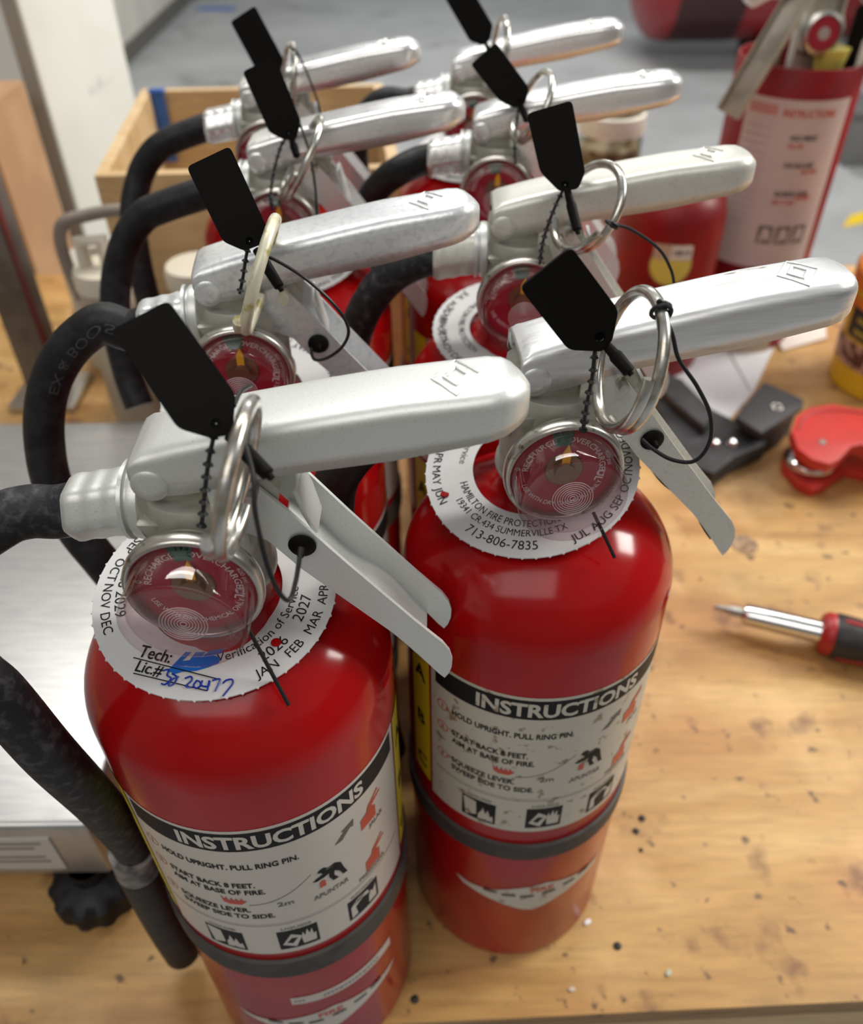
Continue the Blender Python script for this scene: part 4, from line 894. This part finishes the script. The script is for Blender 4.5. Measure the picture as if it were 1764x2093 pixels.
mb = MB(); put_text(mb, '18010', .0062, lambda x, y: wrap2(.0555)(-89 + x * 1061, .1450 + y), bold=.03, width=.017); mb.build('number_print', FADED, nb, smooth=False)
jar = thing('glass_jar', 'clear jar half full of brown bits behind the third right lever', 'jar', (0.206, 0.985, 0))
MB().lathe([(0.0001, 0), (.034, 0), (.036, .004), (.036, .198), (.031, .208), (.031, .222), (.0295, .222), (.0295, .207), (.0345, .197), (.0345, .004), (0.0001, .003)], 44).build('jar_wall', clear_mat('jar_plastic', (0.90, 0.89, 0.86), .1), jar)
MB().lathe([(0.0001, .0045), (.0338, .0045), (.0338, .190), (.022, .199), (0.0001, .196)], 40).build('brown_contents', mat('brown_bits', (0.16, 0.11, 0.05), .6, col2=(0.45, 0.38, 0.26), scale=70, lo=.45, hi=.6), jar)['kind'] = 'stuff'
sheet(wrap2(.0366), -175, -5, .09, .168, 24).build('jar_label', mat('jar_label', (0.58, 0.48, 0.44), .5, col2=(0.30, 0.24, 0.22), scale=40, lo=.55, hi=.62), jar)
MB().lathe([(.0368, .205), (.0372, .212), (.036, .224), (.0335, .226), (.032, .215)], 44).build('jar_rim', WHITE, jar)

# ---- far red tank on the floor
tk = thing('red_tank', 'large horizontal red tank on the far concrete floor', 'tank', (2.5, 6.05, FLOORZ)); mi = minv(tk)
tr_ = 0.40; tz = FLOORZ + 0.10 + tr_; rot = Matrix(((0, 0, 1), (0, 1, 0), (-1, 0, 0))); prof = [(0.0001, 0)] + [(tr_ * sin(radians(a)), .20 - .20 * cos(radians(a))) for a in (15, 30, 45, 60, 75)] + [(tr_, .22), (tr_, 2.0), (tr_ * .8, 2.12), (0.0001, 2.2)]
MB().lathe(prof, 48, (1.26, 6.05, tz), rot).build('tank_shell', mat('tank_red', (0.30, 0.012, 0.016), .3, coat=.4), tk, mi)
for x in (2.15, 3.1): MB().box((x, 6.05, FLOORZ + .12), (.10, .5, .24)).build('saddle_leg', BLACKP, tk, mi, smooth=False)
MB().lathe([(tr_ + .002, .10 * 0 + .24), (tr_ + .004, .26), (tr_ + .004, .62), (tr_ + .002, .64)], 48, (1.26, 6.05, tz), rot).build('dark_band', mat('dark_band', (0.05, 0.012, 0.014), .3), tk, mi)
mb = MB(); put_text(mb, 'AL', .10, lambda x, y: (2.04 + x, 6.05 - sqrt(max(0, (tr_ + .004) ** 2 - (-.10 + y) ** 2)), tz - .10 + y), bold=.03); mb.build('tank_lettering', WHITE, tk, mi, smooth=False)

# ---- things on the right of the bench
# screwdriver
s0, s1 = at_z(1459, 1240, .0180), at_z(1764, 1312, .0180); ax = (s1 - s0); ln = ax.length; ax.normalize()
sdv = thing('screwdriver', 'multi-bit screwdriver with chrome shaft and black and red grip', 'screwdriver', (s0.x, s0.y, 0)); mi = minv(sdv)
q = ax.to_track_quat('Z', 'Y').to_matrix(); k = (at_z(1680, 1294, .018) - s0).length
k0 = (at_z(1517, 1254, .018) - s0).length
MB().lathe([(0.0001, 0), (.0016, .0005), (.0022, .004), (.0026, .008), (.0033, .009), (.0033, k0 * .55), (.0040, k0 * .6), (.0040, k0)], 6, s0, q).build('bit', STEEL, sdv, mi, smooth=False)
MB().lathe([(0.0040, k0), (.0078, k0 + .001), (.0086, k0 + .004), (.0090, k + .004)], 32, s0, q).build('shaft', CHROME, sdv, mi)
MB().lathe([(.0090, k - .002), (.0140, k - .001), (.0162, k + .002), (.0165, k + .006), (.0150, k + .009)], 32, s0, q).build('red_collar', mat('red_grip', (0.34, 0.012, 0.012), .4), sdv, mi)
MB().lathe([(.0150, k + .006), (.0172, k + .009), (.0168, k + .020), (.0155, k + .034), (.0166, k + .060), (.0174, k + .085), (.0145, k + .100), (0.0001, k + .104)], 32, s0, q).build('grip', mat('black_grip', (0.016, 0.016, 0.017), .5), sdv, mi)
for a in (-55, 60, 180):
    r3 = q @ Matrix.Rotation(radians(a), 3, 'Z')
    MB().tube([s0 + r3 @ Vector((0, -x, z)) for x, z in ((.0160, k + .012), (.0162, k + .018), (.0150, k + .034), (.0160, k + .058), (.0167, k + .082))], .0022, 10).build('grip_stripe', MATS['red_grip'], sdv, mi)
# tubing cutter
ct = at_z(1695, 905, .0); tc_ = thing('tubing_cutter', 'red tubing cutter with a chrome roller lying on the bench', 'pipe cutter', (ct.x, ct.y, 0)); mi = minv(tc_)
CUT = mat('cutter_red', (0.50, 0.030, 0.022), .42, col2=(0.44, 0.03, 0.022), scale=40)
def zpoly(pts, z): return [(p.x, p.y) for p in (at_z(u, v, z) for u, v in pts)]
up = zpoly([(1618, 880), (1628, 850), (1655, 832), (1700, 826), (1764, 836), (1830, 850), (1900, 880), (1910, 930), (1860, 950), (1800, 925), (1762, 908), (1740, 912), (1715, 938), (1695, 948), (1660, 938), (1630, 915)], .045)
MB().prism(up, lambda x, y, h: (x, y, h), .034, .045).build('upper_jaw', CUT, tc_, mi, bevel=.0015)
lo_ = zpoly([(1600, 950), (1602, 920), (1618, 905), (1700, 900), (1800, 930), (1900, 960), (1900, 1000), (1800, 975), (1730, 960), (1690, 990), (1662, 1000), (1630, 985)], .010)
MB().prism(lo_, lambda x, y, h: (x, y, h), 0.0, .010).build('lower_jaw', CUT, tc_, mi, bevel=.001)
cw = at_z(1655, 940, .016)
MB().lathe([(0.0001, .008), (.014, .008), (.021, .0115), (.0235, .0145), (.0235, .0175), (.021, .0205), (.011, .0225), (.011, .035), (0.0001, .035)], 40, (cw.x, cw.y, 0)).build('roller', CHROME, tc_, mi)
MB().lathe([(.0115, .0235), (.0125, .026), (.0125, .033), (.0115, .0345)], 32, (cw.x, cw.y, 0)).build('roller_hub', BLACKP, tc_, mi)
sw = at_z(1681, 903, .0455); MB().lathe([(0.0001, .0448), (.0034, .0448), (.0036, .0456), (.0026, .0466), (0.0001, .0468)], 20, (sw.x, sw.y, 0)).build('screw', STEEL, tc_, mi)
gr = at_z(1740, 862, .0455)
MB().tube(spline([at_z(u, v, .0452) for u, v in ((1632, 878), (1650, 850), (1700, 838), (1770, 846), (1830, 860))], 6), .0011, 8).build('rim_groove', mat('cutter_dark_red', (0.30, 0.015, 0.012), .5), tc_, mi)
# black tool pouch with snap strap
BLK = mat('black_nylon', (0.014, 0.014, 0.016), .6, col2=(0.030, 0.030, 0.034), scale=60, bump=.2, bscale=500)
pc = at_z(1420, 880, 0); pch = thing('tool_pouch', 'black tool pouch with a snap strap beside the white paper', 'pouch', (pc.x, pc.y, 0)); mi = minv(pch)
MB().prism(zpoly([(1318, 800), (1345, 770), (1392, 790), (1450, 850), (1510, 880), (1560, 890), (1560, 925), (1500, 950), (1455, 985), (1420, 970), (1360, 890)], .012), lambda x, y, h: (x, y, h), 0.002, .022).build('pouch_body', BLK, pch, mi, bevel=.004)
MB().prism(zpoly([(1330, 778), (1350, 760), (1400, 790), (1460, 850), (1440, 880), (1380, 830)], .03), lambda x, y, h: (x, y, h), .020, .034).build('pouch_flap', BLK, pch, mi, bevel=.004)
strap = zpoly([(1502, 852), (1562, 782), (1643, 818), (1640, 832), (1556, 886)], .040)
MB().prism(strap, lambda x, y, h: (x, y, h), .034, .041).build('snap_strap', mat('strap_black', (0.030, 0.030, 0.034), .45), pch, mi, bevel=.0012)
MB().prism(zpoly([(1515, 870), (1560, 890), (1625, 850), (1600, 880), (1560, 905), (1520, 892)], .02), lambda x, y, h: (x, y, h), 0.001, .036).build('strap_block', BLK, pch, mi, bevel=.002)
sb = at_z(1588, 832, .0415); MB().tube([(sb.x + .0048 * cos(2 * pi * k / 24), sb.y + .0048 * sin(2 * pi * k / 24), .0415) for k in range(24)], .0008, 8, closed=True).build('snap_ring', STEEL, pch, mi)
for u, v in ((1497, 904), (1462, 905)):
    p_ = at_z(u, v, .024); MB().lathe([(0.0001, .018), (.0055, .018), (.0062, .023), (.004, .027), (0.0001, .028)], 24, (p_.x, p_.y, 0)).build('metal_stud', CHROME, pch, mi)
# white paper and folded leaf
WP = mat('white_paper', (0.74, 0.75, 0.78), .6)
pp = thing('paper_sheet', 'white sheet of paper under the front right lever', 'paper', (at_z(1450, 760, 0).x, at_z(1450, 760, 0).y, 0)); mi = minv(pp)
MB().prism(zpoly([(1245, 700), (1330, 640), (1600, 600), (1592, 690), (1540, 800), (1470, 880), (1430, 900), (1380, 830), (1300, 745)], .001), lambda x, y, h: (x, y, h), 0.0003, .0012).build('sheet', WP, pp, mi, smooth=False)
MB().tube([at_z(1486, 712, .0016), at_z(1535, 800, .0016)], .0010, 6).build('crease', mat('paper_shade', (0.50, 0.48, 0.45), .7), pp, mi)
MB().prism(zpoly([(1560, 640), (1680, 610), (1690, 690), (1600, 715)], .003), lambda x, y, h: (x, y, h), 0.0013, .003).build('folded_leaf', mat('cream_paper', (0.70, 0.64, 0.58), .6), pp, mi, smooth=False)
# yellow tub
yc = thing('yellow_tub', 'yellow and orange printed tub at the right edge of the bench', 'tub', (0.497, 0.785, 0))
MB().lathe([(0.0001, 0), (.052, 0), (.055, .003), (.060, .115), (.0001, .116)], 56).build('tub', mat('tub_yellow', (0.72, 0.46, 0.02), .4), yc)
MB().lathe([(.0575, .112), (.0625, .113), (.0630, .128), (.060, .131), (0.0001, .132)], 56).build('lid', mat('tub_orange', (0.70, 0.20, 0.015), .4), yc)
tf = lambda r0: (lambda a, z, h=0.0: ((r0 + z * .0435) * cos(radians(a)), (r0 + z * .0435) * sin(radians(a)), z))
sheet(tf(.0553), -200, -60, .030, .058, 30).build('brown_print_band', mat('brown_print', (0.10, 0.035, 0.02), .5, col2=(0.48, 0.30, 0.22), scale=70, lo=.45, hi=.52), yc)
sheet(tf(.0553), -200, -60, .088, .104, 30).build('orange_print_band', MATS['tub_orange'], yc)
bk = sheet(tf(.0555), -178, -130, .062, .094, 14).build('black_print_patch', mat('black_patch', (0.03, 0.025, 0.015), .5), yc)
mb = MB(); put_text(mb, 'mmm', .008, lambda x, y: tf(.0558)(-152 + x * 1030, .080 + y), width=.028); put_text(mb, 'mmmm', .008, lambda x, y: tf(.0558)(-152 + x * 1030, .067 + y), width=.03); mb.build('patch_print', YELLOW, bk, smooth=False)
# chips and crumbs on the bench
def chip(u, v, sx, sy, h, m_, label, rz):
    p_ = at_z(u, v, 0); n = 7; rnd = random.Random(u)
    pol = [(sx * cos(2 * pi * i / n) * rnd.uniform(.75, 1.1), sy * sin(2 * pi * i / n) * rnd.uniform(.75, 1.1)) for i in range(n)]
    o = MB().prism(pol, lambda x, y, z: (x, y, z), 0.0, h).build('paint_chip', m_, bevel=h * .3); o.location = p_; o.rotation_euler = (0, 0, rz)
    tag(o, label, 'chip')
WCH = mat('white_chip', (0.80, 0.78, 0.82), .5)
chip(1201, 1885, .0026, .0018, .0012, WCH, 'white paint chip near the base of the front right extinguisher', .6)
chip(1169, 2023, .0022, .0014, .0010, mat('tan_chip', (0.60, 0.50, 0.40), .5), 'pale tan chip on the bench near its front edge', .1)
chip(1366, 1990, .0026, .0018, .0012, mat('green_chip', (0.42, 0.46, 0.36), .5), 'pale green chip on the open right part of the bench', .9)
for (u, v, r, lb_) in ((1312, 1673, .0022, 'dark crumb on the bench, upper of two close together'), (1300, 1699, .0020, 'dark crumb on the bench, lower of two close together'), (1262, 1934, .0022, 'dark crumb on the bench below the white chip'), (1310, 1738, .0014, 'tiny dark crumb below the pair of crumbs'), (848, 2043, .0022, 'dark crumb between the two front extinguishers')):
    p_ = at_z(u, v, 0); o = MB().lathe([(0.0001, 0), (r, 0), (r * 1.05, r * .25), (r * .7, r * .6), (0.0001, r * .7)], 12).build('crumb', mat('dark_crumb', (0.02, 0.018, 0.014), .6)); o.location = p_; tag(o, lb_, 'crumb')
# far floor odds and ends
p_ = at_z(440, 18, FLOORZ + .001); o = MB().prism([(-.16, -.05), (.14, -.07), (.18, .05), (-.12, .06)], lambda x, y, h: (x, y, h), 0, .002).build('tape_piece', MATS['blue_tape'], smooth=False); o.location = p_; tag(o, 'strip of blue tape stuck on the far concrete floor', 'tape')
p_ = at_z(1752, 445, FLOORZ); o = MB().prism([(-.10, -.10), (.35, .10), (.35, .22), (-.02, .02)], lambda x, y, h: (x, y, h), 0, .003).build('floor_marking', mat('floor_yellow', (0.75, 0.52, 0.01), .5), smooth=False); o.location = p_; tag(o, 'yellow floor marking at the right edge of the photo', 'marking')
kb = thing('grey_tote', 'dark grey tote on the far floor at the right edge', 'tote', (at_z(1768, 320, FLOORZ).x, at_z(1768, 320, FLOORZ).y, FLOORZ))
MB().prism([(-.16, -.14), (.34, -.14), (.34, .14), (-.16, .14)], lambda x, y, h: (x * (1 + h * .3), y * (1 + h * .3), h), 0, .22).build('tub', mat('tote_grey', (0.16, 0.16, 0.155), .5), kb, bevel=.01)
MB().prism([(-.18, -.16), (.38, -.16), (.38, .16), (-.18, .16)], lambda x, y, h: (x, y, h), .22, .245).build('rim', mat('tote_rim', (0.12, 0.12, 0.12), .5), kb, bevel=.006)
